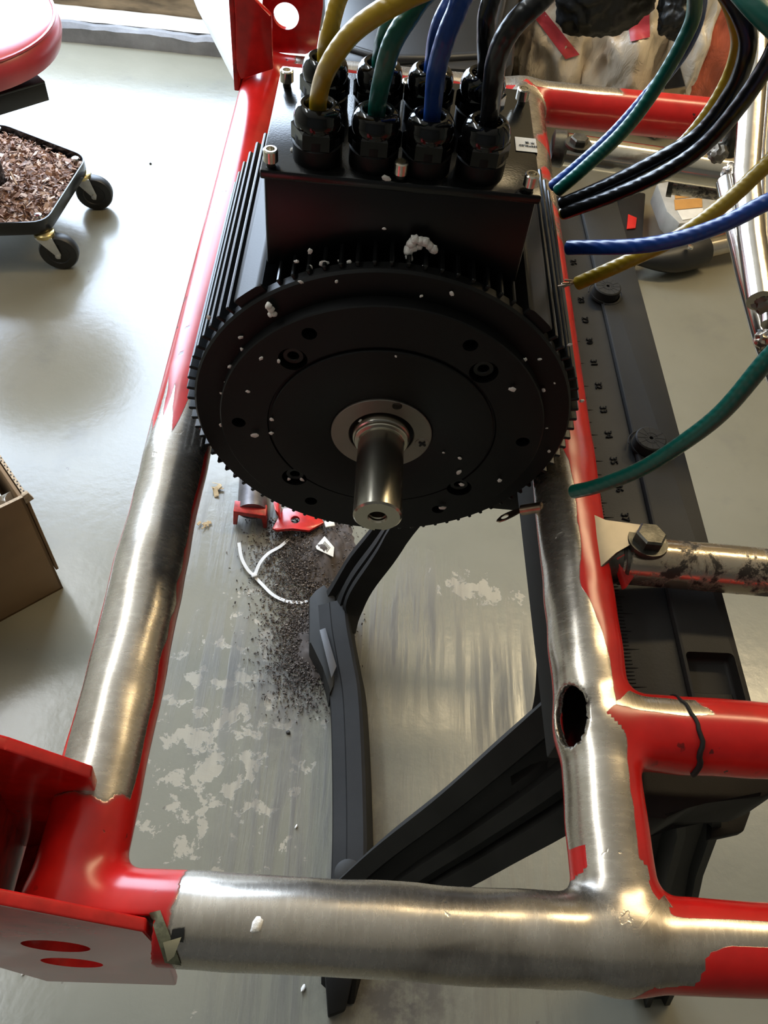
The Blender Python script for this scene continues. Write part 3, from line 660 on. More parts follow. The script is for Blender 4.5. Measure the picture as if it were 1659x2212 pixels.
cable('power_cable', 'c_blue', gl(1, 2) + [PD(945, 70, .392), PD(972, 10, .382), PD(1030, -70, .38), PD(1250, -150, .38), PD(1560, -90, .37), PD(1760, 100, .37), PD(1790, 300, .38), PD(1720, 400, .39), PD(1640, 445, .40), PD(1560, 485, .415), PD(1470, 515, .43), PD(1370, 532, .45), PD(1228, 535, .48)], CR, 'blue cable crossing nearly level over the lower yellow one')
cable('power_cable', 'c_black', gl(0, 3) + [PD(1065, 180, .352), PD(1075, 120, .334), PD(1105, 60, .322), PD(1160, 5, .315), PD(1250, -70, .32), PD(1420, -110, .35), PD(1550, -40, .375), PD(1608, 50, .39), PD(1612, 120, .405), PD(1580, 200, .43), PD(1510, 290, .46), PD(1420, 345, .49), PD(1310, 400, .53), PD(1215, 440, .56)], CR + .0002, 'black cable from the front gland, upper of the black pair on the right')
cable('power_cable', 'c_black', gl(1, 3) + [PD(1050, 80, .39), PD(1058, 10, .375), PD(1110, -80, .37), PD(1320, -170, .37), PD(1600, -120, .37), PD(1690, 20, .38), PD(1672, 110, .39), PD(1600, 225, .42), PD(1520, 315, .455), PD(1430, 375, .485), PD(1330, 420, .52), PD(1220, 460, .56)], CR + .0002, 'black cable from the rear gland, lower of the black pair on the right')
lug = empty('cable_lug', PD(1160, 1100, .56), 'bare coppery ring lug poking out left of the right rail', 'connector')
a, b2_ = PD(1172, 1095, .545), PD(1128, 1102, .555)
tube('crimp_barrel', [a, b2_], .0036, M['copper'], lug)
dl = (PD(1072, 1126, .565) - b2_); sdv = dl.normalized().cross(V((0, .3, 1))).normalized() * .0042
bm = bmesh.new(); add_prism(bm, [b2_ - sdv * .6, b2_ + sdv * .6, b2_ + dl * .35 + sdv * .9, b2_ + dl * .6 + sdv, b2_ + dl * .85 + sdv * .9, b2_ + dl + sdv * .2, b2_ + dl - sdv * .2, b2_ + dl * .85 - sdv * .9, b2_ + dl * .6 - sdv, b2_ + dl * .35 - sdv * .9], (0, 0, .0014), .0003, 1)
tg = obj('lug_tongue', bm, M['copper'], lug)
cut(tg, add_lathe(bmesh.new(), [(.0022, -.02), (.0022, .02)], b2_ + dl * .68, (0, 0, 1), 20))
o = empty('wire_end', PD(1246, 612, .50), 'frayed bare copper end of the lower yellow cable', 'connector')
for i in range(6):
    a = PD(1250, 610, .50); e_ = V((random.uniform(-.012, -.006), random.uniform(-.003, .002), random.uniform(-.004, .002)))
    tube('strand', catmull([a, a + e_ * .5 + V((0, 0, .001 * random.random())), a + e_], 4), .0006, M['copper'], o, 6)
# ================================================================ chromed arm on the right of the frame
arm = empty('suspension_arm', PZ(1600, 360, ZR), 'chromed tubular suspension arm bolted to the far right of the frame', 'arm')
zc = ZR - .004
A0, A1 = PZ(1212, 322, zc), PZ(1590, 378, zc)
def arm_tube(name, path, r, mat, par, n=28): return tube(name, path, r, mat, par, n)
arm_tube('pivot_tube', [A0, A0.lerp(A1, .5), A1], .0150, M['chrome_lit'], arm)
lathe('end_bush', [(.0135, -.010), (.0165, -.009), (.0170, .002), (.0150, .004)], A0, (A1 - A0), M['bolt'], arm, 28)
B0, B1 = PZ(1450, 392, zc - .030), PZ(1560, 405, zc - .022)
arm_tube('lower_sleeve', [B0, B1], .0125, M['burnt'], arm)
lathe('sleeve_ring', [(.0125, -.002), (.0150, -.002), (.0150, .003), (.0125, .003)], B0, (B1 - B0), M['bolt'], arm, 24, False)
C0, C1, C2 = PD(1632, 130, .62), PD(1612, 380, .60), PD(1644, 650, .55)
arm_tube('upright_tube', [PD(1640, -60, .66), C0, C1, PD(1625, 520, .575), C2], .0092, M['chrome'], arm)
arm_tube('upright_tube', [PD(1672, -60, .67), PD(1668, 150, .64), PD(1655, 330, .62), PD(1664, 700, .57)], .0062, M['chrome'], arm)
arm_tube('diagonal_tube', [PD(1572, 395, .66), PD(1588, 470, .64), PD(1618, 600, .62), PD(1655, 735, .60), PD(1700, 860, .59)], .0088, M['chrome'], arm)
arm_tube('brace', [PD(1596, 250, .68), PD(1572, 330, .71)], .0075, M['bolt'], arm)
for i, (u, v, d) in enumerate(((1648, 650, .555), (1655, 735, .59), (1552, 330, .70), (1580, 375, .68))):
    bm = bmesh.new(); bmesh.ops.create_icosphere(bm, subdivisions=3, radius=.008)
    for w_ in bm.verts: w_.co = w_.co * (1 + .35 * noise.noise(w_.co * 400 + V((i, 0, 0)))) + PD(u, v, d)
    obj('weld_bead', bm, M['burnt'] if i % 2 else M['plate'], arm)
def hexbolt(p, par, r=.0088, h=.0075, mat='bolt', tilt=(0, 0, 1), washer=.0125):
    lathe('washer', [(washer, -.0015), (washer + .0004, 0), (washer, .0018), (.004, .0020)], p, tilt, M[mat], par, 28)
    bm = bmesh.new(); add_lathe(bm, [(r, .0018), (r, h - .0012), (r * .86, h), (r * .2, h + .0002)], p, tilt, 6); obj('hex_bolt', bm, M[mat], par, ang=25)
hexbolt(PZ(1249, 312, zc + .016), arm)
# red tip and oily collar behind the cables
arm2 = empty('pivot_arm', PZ(1500, 1210, ZR), 'soot-stained bare steel tube with a hex bolt, joining the right rail from the right', 'arm')
D0, D1 = PZ(1332, 1208, ZR), PZ(1900, 1258, ZR)
arm_tube('pivot_tube', [D0, D0.lerp(D1, .3), D0.lerp(D1, .7), D1], .0155, M['burnt'], arm2, 40)
lathe('end_bush', [(.010, -.012), (.0150, -.011), (.0150, .001), (.0162, .002), (.0162, .004)], D0, (D1 - D0), M['bolt'], arm2, 28)
hexbolt(PZ(1398, 1172, ZR + .0170), arm2, .0098, .009, 'bolt', (.04, .12, 1), .0125)
# ================================================================ folding work bench
ZB = .6925
bench = empty('folding_workbench', (.2, .35, 0), 'black plastic folding workbench standing under the right rail of the frame', 'workbench')
JF, JN = PZ(1330, 420, ZB), PZ(1637, 1560, ZB)   # right edge, far and near
jd = (JN - JF).normalized(); jp = V((-jd.y, jd.x, 0)); jp = jp if jp.x < 0 else -jp
L = (JN - JF).length
def J(a, b, z): return JF + jd * (a * L) + jp * b + V((0, 0, z - ZB))
def strip(name, b0, b1, z0, z1, th, mat, a0=0, a1=1, bev=.0015):
    return prism(name, [J(a0, b0, z0), J(a0, b1, z1), J(a0, b1, z1 - th), J(a0, b0, z0 - th)], jd * (L * (a1 - a0)), mat, bench, bev)
top = strip('jaw_top', 0, .037, ZB, ZB, .040, M['plastic_grey'], 0, .985)
rul = strip('ruler_strip', .0372, .090, ZB - .004, ZB - .010, .030, M['rubber'], 0, 1.0, .0008)
strip('jaw_side', .090, .110, ZB - .022, ZB - .022, .05, M['plastic'], -.02, 1.0)
# socket pocket near the end
pk = PZ(1552, 1490, ZB); Rj = Matrix.Rotation(math.atan2(jd.y, jd.x) + math.pi / 2, 3, 'Z')
cut(top, add_box(bmesh.new(), (pk.x, pk.y, ZB), (.031, .050, .022), Rj, .003, 3))
bm = bmesh.new()
for k, s in enumerate((.026, .019, .012)): add_box(bm, (pk.x + .0, pk.y - .010, ZB - .0095 + k * .0007), (s, s * .9, .002), Rj, .0006, 1)
o = obj('pocket_plate', bm, M['plastic_grey'], bench)
# bench dogs: ribbed round clamping pegs
for (u, v) in ((1312, 622), (1405, 950)):
    p = PZ(u, v, ZB + .006)
    d = lathe('bench_dog', [(.0015, .003), (.0015, .0082), (.0105, .0082), (.0115, .0074), (.0115, 0), (.0125, 0), (.0125, -.002)], (p.x, p.y, ZB), (0, 0, 1), M['plastic_grey'], bench, 36)
    bm = bmesh.new()
    for i in range(12):
        a = i / 12 * 2 * math.pi; add_box(bm, (p.x + .0065 * math.cos(a), p.y + .0065 * math.sin(a), ZB + .00822), (.008, .00045, .0003), Matrix.Rotation(a, 3, 'Z'))
    for rr in (.0048,):
        for i in range(24):
            a = i / 24 * 2 * math.pi; add_box(bm, (p.x + rr * math.cos(a), p.y + rr * math.sin(a), ZB + .00822), (.0004, .0014, .0003), Matrix.Rotation(a, 3, 'Z'))
    o = obj('rib_lines', bm, M['dark_line'], d); o.location = (0, 0, 0)
    bm = add_tube(bmesh.new(), [(p.x + .0145 * math.cos(a), p.y + .0145 * math.sin(a), ZB + .0001) for a in [math.radians(t) for t in range(-100, 181, 10)]], .0005, 6); o = obj('socket_ring', bm, M['dark_line'], d); o.location = (0, 0, 0)
# ruler: ticks and digits on the sloping strip
bm = bmesh.new(); nt_ = int(L / .00254)
for i in range(8, nt_ - 3):
    ln = .011 if i % 10 == 0 else (.008 if i % 5 == 0 else .005)
    a = i / nt_; c0 = J(a, .072 - ln / 2, ZB - .0076 + ln / 2 * .11); add_box(bm, (c0.x, c0.y, c0.z), (ln, .0004, .0006), Matrix.Rotation(math.atan2(jp.y, jp.x), 3, 'Z'))
o = obj('ruler_ticks', bm, M['engrave'], bench); o['kind'] = 'stuff'
for i in range(4, 18):
    a = (i * 10) / nt_
    if a > .97: break
    c0 = J(a, .0535, ZB - .0054)
    text_obj('ruler_digit', str(22 + i), .0075, Matrix.Translation(c0) @ Matrix.Rotation(math.atan2(jd.y, jd.x), 4, 'Z') @ Matrix.Rotation(.11, 4, 'X'), M['engrave'], bench, .0006)
# end housing of the bench
zE = ZB - .03
EH = [(1385, 1655), (1700, 1655), (1700, 1700), (1650, 1722), (1520, 1724), (1440, 1770), (1395, 1768)]
prism('end_housing', [PZ(u, v, zE) for u, v in EH], (0, 0, -.055), M['plastic'], bench, .003)
prism('end_bracket', [PZ(u, v, zE - .075) for u, v in ((1537, 1760), (1625, 1748), (1608, 1796), (1535, 1812))], (0, 0, -.010), M['plastic'], bench, .002)
H0, H1 = PZ(1510, 1800, .58), PZ(1440, 2130, .10)
Cprof = lambda w, t: [(-w / 2, 0), (-w / 2 + .006, 0), (-w / 2 + .008, -.008), (w / 2 - .008, -.008), (w / 2 - .006, 0), (w / 2, 0), (w / 2, -t), (-w / 2, -t)]
sweep('bench_leg', Cprof(.030, .03), [PZ(1510, 1760, .62), H0, PZ(1478, 1900, .46), H1, PZ(1420, 2175, .0)], (0, -1, .6), M['plastic_grey'], bench)
sweep('bench_leg', Cprof(.04, .03), [PZ(1430, 1760, .60), PZ(1415, 1900, .40), PZ(1400, 2060, .12), PZ(1395, 2140, .0)], (0, -1, .6), M['plastic'], bench)
# cross beam hidden behind the motor, leg panel reaching to the floor
prism('cross_beam', [PZ(1290, 1030, .60), PZ(1290, 1075, .60), PZ(1050, 1052, .60), PZ(1050, 1012, .60)], (0, 0, -.03), M['plastic'], bench, .002)
def rib_prof(w, t, lip=.010, dep=.012):
    return [(-w / 2, 0), (-w / 2 + lip, 0), (-w / 2 + lip + .003, -dep), (-.003, -dep), (0, -dep * .25), (.012, -dep * .25), (.014, -dep), (w / 2 - lip - .003, -dep), (w / 2 - lip, -.004), (w / 2, -.004), (w / 2, -t), (-w / 2, -t)]
upv = V((-.55, -.25, .8))
pN = PZ(752, 1900, .10)
K0 = [PZ(708, 1352, .045), PZ(722, 1300, .06), PZ(752, 1238, .11), PZ(800, 1172, .17), PZ(850, 1100, .25), PZ(960, 960, .42), PZ(1120, 800, .62)]
sweep('leg_panel_arm', rib_prof(.054, .035, .009, .012), catmull(K0, 4), (-.55, .1, .9), M['plastic'], bench)
K1 = catmull([PZ(716, 1300, .060), PZ(722, 1360, .060), PZ(734, 1430, .058), PZ(746, 1510, .055), PZ(753, 1700, .055), PZ(753, 1880, .06), PZ(742, 2010, .05), PZ(725, 2160, .0)], 5)
sweep('leg_panel_foot_bar', [(-.022, -.003), (-.018, 0), (.002, .001), (.004, -.0015), (.021, -.003), (.023, -.006), (.023, -.05), (-.022, -.05)], K1, (-.25, 0, 1), M['plastic'], bench)
prism('foot_pad', [PZ(u, v, .052) for u, v in ((668, 1292), (682, 1275), (700, 1262), (725, 1290), (730, 1400), (722, 1478), (712, 1500), (700, 1440), (668, 1388))], (0, 0, -.05), M['plastic_grey'], bench, .002)
prism('foot_pad', [PZ(700, 2085, .02), PZ(768, 2085, .02), PZ(745, 2185, .0), PZ(708, 2200, .0)], (0, 0, .02), M['plastic'], bench, .002)
prism('grip_inlay', [PZ(690, 1362, .062), PZ(703, 1357, .062), PZ(727, 1440, .062), PZ(716, 1466, .062)], (0, 0, .0015), simple('grey_inlay', (.055, .052, .053), .5), bench, .0004)
K2 = catmull([PZ(745, 2000, .10), PZ(860, 1905, .22), PZ(1000, 1812, .38), PZ(1130, 1722, .52), PZ(1290, 1600, .62)], 5)
sweep('leg_panel_arm', rib_prof(.082, .035, .018, .016), K2, (-.3, -.5, .8), M['plastic'], bench)
K3 = catmull([PZ(1100, 1655, .50), PZ(1165, 1600, .55), PZ(1198, 1530, .575), PZ(1207, 1420, .59), PZ(1213, 1250, .60), PZ(1213, 1080, .61), PZ(1200, 950, .62)], 5)
sweep('leg_panel_arm', [(-.016, 0), (.016, 0), (.020, -.006), (.020, -.03), (-.016, -.03)], K3, (-.3, 0, 1), M['plastic'], bench)
for (u, v, s) in ((752, 1888, .012),): lathe('pivot_cap', [(.016, 0), (.017, .002), (.014, .004), (.004, .0045)], PZ(u, v, .075), (0, 0, 1), M['plastic_grey'], bench, 24)
# ================================================================ stool on the left
sc_, zt = V((-.763, 1.513, 0)), .115
stool = empty('rolling_stool', sc_, 'low mechanic stool with a round red padded seat and a black five-sided tray', 'stool')
Rv = .197; a0 = math.atan2(1.61 - 1.513, -.5935 + .763)
pent = [V((sc_.x + Rv * math.cos(a0 + k * 2 * math.pi / 5), sc_.y + Rv * math.sin(a0 + k * 2 * math.pi / 5), 0)) for k in range(5)]
def rounded(poly, r, z, n=5):
    out = []; m_ = len(poly)
    for i in range(m_):
        p, a, b = poly[i], poly[i - 1], poly[(i + 1) % m_]
        p1 = p + (a - p).normalized() * r; p2 = p + (b - p).normalized() * r
        for k in range(n + 1):
            t = k / n; q = p1 * (1 - t) ** 2 + p * 2 * t * (1 - t) + p2 * t * t; out.append(V((q.x, q.y, z)))
    return out
def tray_ring(s, z): return [V((sc_.x + (q.x - sc_.x) * s, sc_.y + (q.y - sc_.y) * s, z)) for q in rounded(pent, .03, z)]
rings = [tray_ring(.985, zt - .028), tray_ring(1.0, zt - .024), tray_ring(1.0, zt + .002), tray_ring(.985, zt + .002), tray_ring(.975, zt - .018), tray_ring(.2, zt - .018)]
m_ = len(rings[0]); vv = [q for r in rings for q in r]; ff = [[j * m_ + i, j * m_ + (i + 1) % m_, (j + 1) * m_ + (i + 1) % m_, (j + 1) * m_ + i] for j in range(5) for i in range(m_)] + [list(range(m_))[::-1], [5 * m_ + i for i in range(m_)]]
pobj('tray', vv, ff, M['tray'], stool)
lathe('post', [(.028, zt - .02), (.028, .26), (.020, .26), (.020, .36)], sc_, (0, 0, 1), M['tray'], stool, 24)
seatc = V((-.755, 1.49, 0)); zs = .375; RS = .200
lathe('seat_pad', [(.02, zs), (RS * .86, zs), (RS * .97, zs + .010), (RS, zs + .030), (RS * .985, zs + .048), (RS * .93, zs + .060), (RS * .8, zs + .066), (RS * .4, zs + .068), (.01, zs + .069)], seatc, (0, 0, 1), M['pink_red'], stool, 64)
bm = bmesh.new(); add_tube(bm, [V((seatc.x + RS * .965 * math.cos(t), seatc.y + RS * .965 * math.sin(t), zs + .056)) for t in [i * math.pi / 32 for i in range(65)]], .0028, 8); obj('seat_piping', bm, M['pink_red'], stool)
p0, p1 = PZ(98, 180, zs - .015), PZ(-120, 245, zs - .015)
d = (p1 - p0).normalized(); pp = V((-d.y, d.x, 0)) * .05; pp = pp if pp.y > 0 else -pp
prism('seat_bracket', [p0, p1, p1 + pp, p0 + pp], (0, 0, .004), M['tray'], stool, .001)
prism('seat_bracket', [p0, p1, p1 + V((0, 0, -.03)), p0 + V((0, 0, -.03))], pp * .06, M['tray'], stool, .001)
RW = .038
for k, q in enumerate(pent):
    out = (q - sc_).normalized(); base = q - out * .022
    cas = lathe('caster', [(.018, .074), (.020, .076), (.020, .083), (.014, .087)], (base.x, base.y, 0), (0, 0, 1), M['brass'], stool, 24)
    tr = [V((1, .15, 0)), V((.95, .3, 0)), V((.2, 1, 0)), V((1, -.2, 0)), V((.9, .1, 0))][k].normalized(); ax = V((-tr.y, tr.x, 0)); cw = base + tr * .020 + V((0, 0, RW)); cw.z = RW
    o = lathe('wheel', [(.006, -.011), (RW * .55, -.010), (RW * .6, -.012), (RW * .93, -.011), (RW, -.007), (RW, .007), (RW * .93, .011), (RW * .6, .012), (RW * .55, .010), (.006, .011)], cw, ax, M['cap'], cas, 40); o.location = (0, 0, 0)
    for s in (-1, 1):
        c0 = cw + ax * .0145 * s; tp = V((base.x, base.y, .078)) + ax * .0145 * s
        w1, w2 = tr * .017, tr * .006
        o = prism('fork_plate', [tp - w1, tp + w1, c0 + w2 + V((0, 0, .002)), c0 + w2 * .5 - V((0, 0, .008)), c0 - w2 * .5 - V((0, 0, .008)), c0 - w2 + V((0, 0, .002))], ax * .002 * s, M['galv'], cas, .0004); o.location = (0, 0, 0)
        o = lathe('axle_nut', [(.0050, 0), (.0050, .004), (.003, .005)], c0 + ax * .002 * s, ax * s, M['galv'], cas, 12); o.location = (0, 0, 0)
    rv = q - out * .026; lathe('rivet', [(.008, 0), (.007, .003), (.003, .005)], (rv.x, rv.y, zt - .0 + .001), (0, 0, 1), M['rivet'], stool, 16)
# small flat curls and chips joined into one mass
def chips(name, n, place, mat, lmin, lmax, label=None, cat=None, parent=None, thick=.0006, curl=.5):
    verts = []; faces = []; tone = []
    for _ in range(n):
        p = place(); l = random.uniform(lmin, lmax); w_ = l * random.uniform(.18, .6); R_ = Matrix.Rotation(random.uniform(0, 6.28), 3, 'Z') @ Matrix.Rotation(random.gauss(0, curl), 3, 'X') @ Matrix.Rotation(random.gauss(0, curl), 3, 'Y')
        b0_ = len(verts); t = random.random()
        for (a, b_, z_) in ((-.5, -.5, 0), (.5, -.5, 0), (.5, .5, 0), (-.5, .5, 0), (-.4, -.4, 1), (.4, -.45, 1), (.45, .4, 1), (-.4, .45, 1)):
            q = R_ @ V((a * l, b_ * w_, z_ * thick + l * .25 * a * a)); verts.append(V(p) + q); tone.append(t)
        for f in ((3, 2, 1, 0), (4, 5, 6, 7), (0, 1, 5, 4), (1, 2, 6, 5), (2, 3, 7, 6), (3, 0, 4, 7)): faces.append([b0_ + i for i in f])
    me = bpy.data.meshes.new(name); me.from_pydata([tuple(v) for v in verts], [], faces); me.update()
    me.attributes.new('tone', 'FLOAT', 'POINT').data.foreach_set('value', tone)
    o = link(name, me, mat, parent); o['kind'] = 'stuff'
    return tag(o, label, cat)
inr = [q * 1 for q in rounded(pent, .03, 0)]
def inpent(p, s=.95):
    for i in range(5):
        a, b_ = pent[i], pent[(i + 1) % 5]; a = sc_ + (a - sc_) * s; b_ = sc_ + (b_ - sc_) * s
        if (b_.x - a.x) * (p.y - a.y) - (b_.y - a.y) * (p.x - a.x) < 0: return False
    return True
def on_tray():
    while True:
        p = V((sc_.x + random.uniform(-.2, .2), sc_.y + random.uniform(-.2, .2), 0))
        if inpent(p, .93):
            hgt = .010 * (.5 + .5 * noise.noise(p * 22)); return V((p.x, p.y, zt - .016 + hgt + random.uniform(-.008, .006)))
bm = bmesh.new(); ng = 30; grid = {}
for i in range(ng + 1):
    for j_ in range(ng + 1):
        p = V((sc_.x - .2 + .4 * i / ng, sc_.y - .2 + .4 * j_ / ng, 0))
        if inpent(p, .955): grid[(i, j_)] = bm.verts.new((p.x, p.y, zt - .018 + .010 * (.5 + .5 * noise.noise(p * 22)) + .002 * noise.noise(p * 160)))
for (i, j_) in list(grid):
    if all(k in grid for k in ((i + 1, j_), (i + 1, j_ + 1), (i, j_ + 1))): bm.faces.new([grid[(i, j_)], grid[(i + 1, j_)], grid[(i + 1, j_ + 1)], grid[(i, j_ + 1)]])
sb = chips('wood_shavings', 5200, on_tray, M['shav'], .004, .017, 'brown wood shavings heaped in the black stool tray', 'shavings', None, .0006, .6)
me = bpy.data.meshes.new('shavings_bed'); bm.to_mesh(me); bm.free(); me.attributes.new('tone', 'FLOAT', 'POINT').data.foreach_set('value', [.25] * len(me.vertices))
link('shavings_bed', me, M['shav'], sb)
sp = tag(tube('wood_splinter', [PZ(22, 372, zt + .012), PZ(36, 398, zt + .006)], .0022, simple('pale_splinter', (.38, .22, .10), .7), None, 6), 'pale orange wood splinter lying on the shavings beside the stool post', 'wood scrap')
# ================================================================ cardboard box on the left
C0_ = V((-.4225, .6475, 0)); u1 = V((-.76, -.65, 0)).normalized(); u2 = V((-u1.y, u1.x, 0)); u2 = u2 if u2.y > 0 else -u2; hb = .232
cbx = empty('cardboard_box', C0_, 'open brown corrugated cardboard box at the left edge', 'box')
T = .0045
def wall(nm, a, b_, t, z0=0, z1=hb, mat='card'): return prism(nm, [a + V((0, 0, z0)), b_ + V((0, 0, z0)), b_ + V((0, 0, z1)), a + V((0, 0, z1))], t, M[mat], cbx, .0008)
Lb, Wb = .34, .30
wall('side_panel', C0_, C0_ + u1 * Lb, u2 * T)
wall('side_panel', C0_, C0_ + u2 * Wb, u1 * T)
wall('side_panel', C0_ + u2 * Wb, C0_ + u2 * Wb + u1 * Lb, -u2 * T)
wall('side_panel', C0_ + u1 * Lb, C0_ + u1 * Lb + u2 * Wb, -u1 * T)
prism('base_panel', [C0_, C0_ + u1 * Lb, C0_ + u1 * Lb + u2 * Wb, C0_ + u2 * Wb], (0, 0, .004), M['card'], cbx)
e0 = C0_ - u1 * .006 + u2 * .004
wall('folded_flap', e0, e0 + u2 * Wb, u1 * .0045, .045, hb + .001, 'card')
for z_ in (0,):
    bm = bmesh.new(); nn = 60
    add_prism(bm, [e0 + u2 * .002 + V((0, 0, hb + .0012)), e0 + u2 * Wb + V((0, 0, hb + .0012)), e0 + u2 * Wb + u1 * .0045 + V((0, 0, hb + .0012)), e0 + u2 * .002 + u1 * .0045 + V((0, 0, hb + .0012))], (0, 0, .0008))
    obj('liner_edge', bm, M['card_edge'], cbx)
    bm = bmesh.new()
    for i in range(nn):
        p = e0 + u2 * (.004 + (Wb - .006) * i / nn) + u1 * (.0012 + .002 * (i % 2)); add_box(bm, (p.x, p.y, hb + .0022), (.0017, .0017, .0008), Matrix.Rotation(math.atan2(u2.y, u2.x), 3, 'Z'))
    o = obj('flute_holes', bm, M['dark_line'], cbx); o['kind'] = 'stuff'
bm = bmesh.new(); add_prism(bm, [C0_ + V((0, 0, hb)), C0_ + u1 * Lb + V((0, 0, hb)), C0_ + u1 * Lb + u2 * T + V((0, 0, hb)), C0_ + u2 * T + V((0, 0, hb))], (0, 0, .001)); obj('liner_edge', bm, M['card_edge'], cbx)
cr = C0_ - u1 * .012 + V((0, 0, hb - .012)); prism('torn_corner', [cr, cr + u1 * .012 - u2 * .002, cr + u1 * .012 + V((0, 0, .014)), cr + u1 * .004 + V((0, 0, .016))], u2 * .006, M['card_edge'], cbx, .0005)
ins = C0_ + u1 * .12 + u2 * .12
tag(box('packing_sheet', (ins.x, ins.y, hb - .085), (.20, .18, .12), M['whitewood'], None, Matrix.Rotation(math.atan2(u1.y, u1.x), 3, 'Z'), .012, 3), 'pale grey packing block lying inside the cardboard box', 'packing')
# ================================================================ things on the floor
def blob(name, p, s, mat, label, cat, group=None, seed=0, rough=.45, sub=2, parent=None, rz=0):
    bm = bmesh.new(); bmesh.ops.create_icosphere(bm, subdivisions=sub, radius=1)
    R_ = Matrix.Rotation(rz, 3, 'Z')
    for w_ in bm.verts:
        k = 1 + rough * noise.noise(w_.co * 1.6 + V((seed * 3.7, seed, 0))); q = V((w_.co.x * s[0], w_.co.y * s[1], w_.co.z * s[2])) * k; w_.co = R_ @ q + V(p)
    o = obj(name, bm, mat, parent, ang=60); return tag(o, label, cat, group)
# soil heap
def heap():
    while True:
        u, v = random.gauss(655, 48), random.gauss(1215, 75)
        if random.random() < .38: u, v = random.gauss(655, 40), random.gauss(1400, 70)
        if u < 790 and 1120 < v < 1560:
            p = PZ(u, v, 0); e_ = math.exp(-(((u - 690) / 60) ** 2 + ((v - 1200) / 70) ** 2)); return V((p.x, p.y, .001 + random.random() * (.003 + .016 * e_)))
sh_ = chips('soil_heap', 9000, heap, M['dirt'], .001, .0042, 'heap of dark brown soil crumbs on the floor below the shaft', 'soil', None, .0012, .8)
bm = bmesh.new(); gr_ = {}
for i in range(46):
    for j_ in range(60):
        u, v = 585 + 5 * i, 1130 + 8 * j_; p = PZ(u, v, 0)
        e_ = max(math.exp(-(((u - 700) / 62) ** 2 + ((v - 1200) / 72) ** 2)), .55 * math.exp(-(((u - 672) / 42) ** 2 + ((v - 1400) / 80) ** 2)))
        h_ = .026 * e_ * (1 + .5 * noise.noise(p * 60)) + .004 * noise.noise(p * 170) + .002 * noise.noise(p * 420) - .0065
        gr_[(i, j_)] = bm.verts.new((p.x, p.y, max(h_, -.004)))
for (i, j_) in list(gr_):
    if (i + 1, j_ + 1) in gr_: bm.faces.new([gr_[(i, j_)], gr_[(i + 1, j_)], gr_[(i + 1, j_ + 1)], gr_[(i, j_ + 1)]])
me = bpy.data.meshes.new('soil_mound'); bm.to_mesh(me); bm.free()
me.attributes.new('tone', 'FLOAT', 'POINT').data.foreach_set('value', [.35 + .4 * noise.noise(q.co * 260) for q in me.vertices]); smooth(me, 80)
link('soil_mound', me, M['dirt'], sh_)
# red cut-off bracket pieces under the motor
cp = empty('cut_tube_end', PZ(540, 1130, 0), 'cut-off grey tube end with red U bracket, left of the soil', 'metal scrap')
q0, q1 = PZ(548, 1040, .035), PZ(545, 1105, .03)
bm = add_tube(bmesh.new(), [q0 + (q0 - q1) * .5, q0, q1], .024, 28); obj('tube_piece', bm, simple('grey_scorched_tube', (.16, .15, .16), .35, .5, .5, 30), cp)
ub = PZ(540, 1118, .03); w_ = .026
prism('bracket', [ub + V((-w_, 0, .014)), ub + V((w_, 0, .008)), ub + V((w_, .0, -.028)), ub + V((w_ - .006, 0, -.028)), ub + V((w_ - .006, 0, .0)), ub + V((-w_ + .006, 0, .006)), ub + V((-w_ + .004, 0, -.024)), ub + V((-w_ - .003, 0, -.024))], (0, .020, .003), M['red_dull'], cp, .0012)
rp = prism('cut_bracket_plate', [PZ(u, v, .022) for u, v in ((588, 1141), (612, 1098), (640, 1094), (688, 1108), (700, 1128), (668, 1146), (632, 1140), (598, 1145))], (0, 0, -.006), M['red'], None, .0012)
hp = PZ(638, 1124, .02); cut(rp, add_lathe(bmesh.new(), [(.0075, -.02), (.0075, .02)], hp, (0, 0, 1), 20)); tag(rp, 'bright red steel plate scrap with a round hole, half buried in the soil heap', 'metal scrap')
tag(prism('red_metal_offcut', [PZ(u, v, .05) for u, v in ((587, 1068), (603, 1080), (601, 1108), (593, 1100))], (.004, .012, -.045), M['red'], None, .001), 'small upright red steel offcut beside the grey tube end', 'metal scrap')
# cable tie
zt_ = .004
tie = empty('cable_tie', PZ(548, 1245, 0), 'white nylon cable tie forming a loop on the floor beside the soil', 'cable tie')
def strap(nm, pts, w0=.0026):
    path = catmull([PZ(u, v, h_) for u, v, h_ in pts], 8); sweep(nm, [(-w0, 0), (w0, 0), (w0, -.0012), (-w0, -.0012)], path, (0, 0, 1), M['tie'], tie)
strap('strap', [(516, 1172, .012), (522, 1205, .01), (535, 1230, .008), (549, 1244, .006), (566, 1262, .006), (590, 1285, .006), (618, 1298, .005), (645, 1301, .004), (668, 1298, .003)])
strap('strap', [(550, 1243, .009), (562, 1215, .012), (580, 1195, .012), (604, 1181, .010), (622, 1166, .004)])
box('tie_head', PZ(549, 1243, .008), (.009, .008, .007), M['tie'], tie, Matrix.Rotation(.5, 3, 'Z'), .0015)
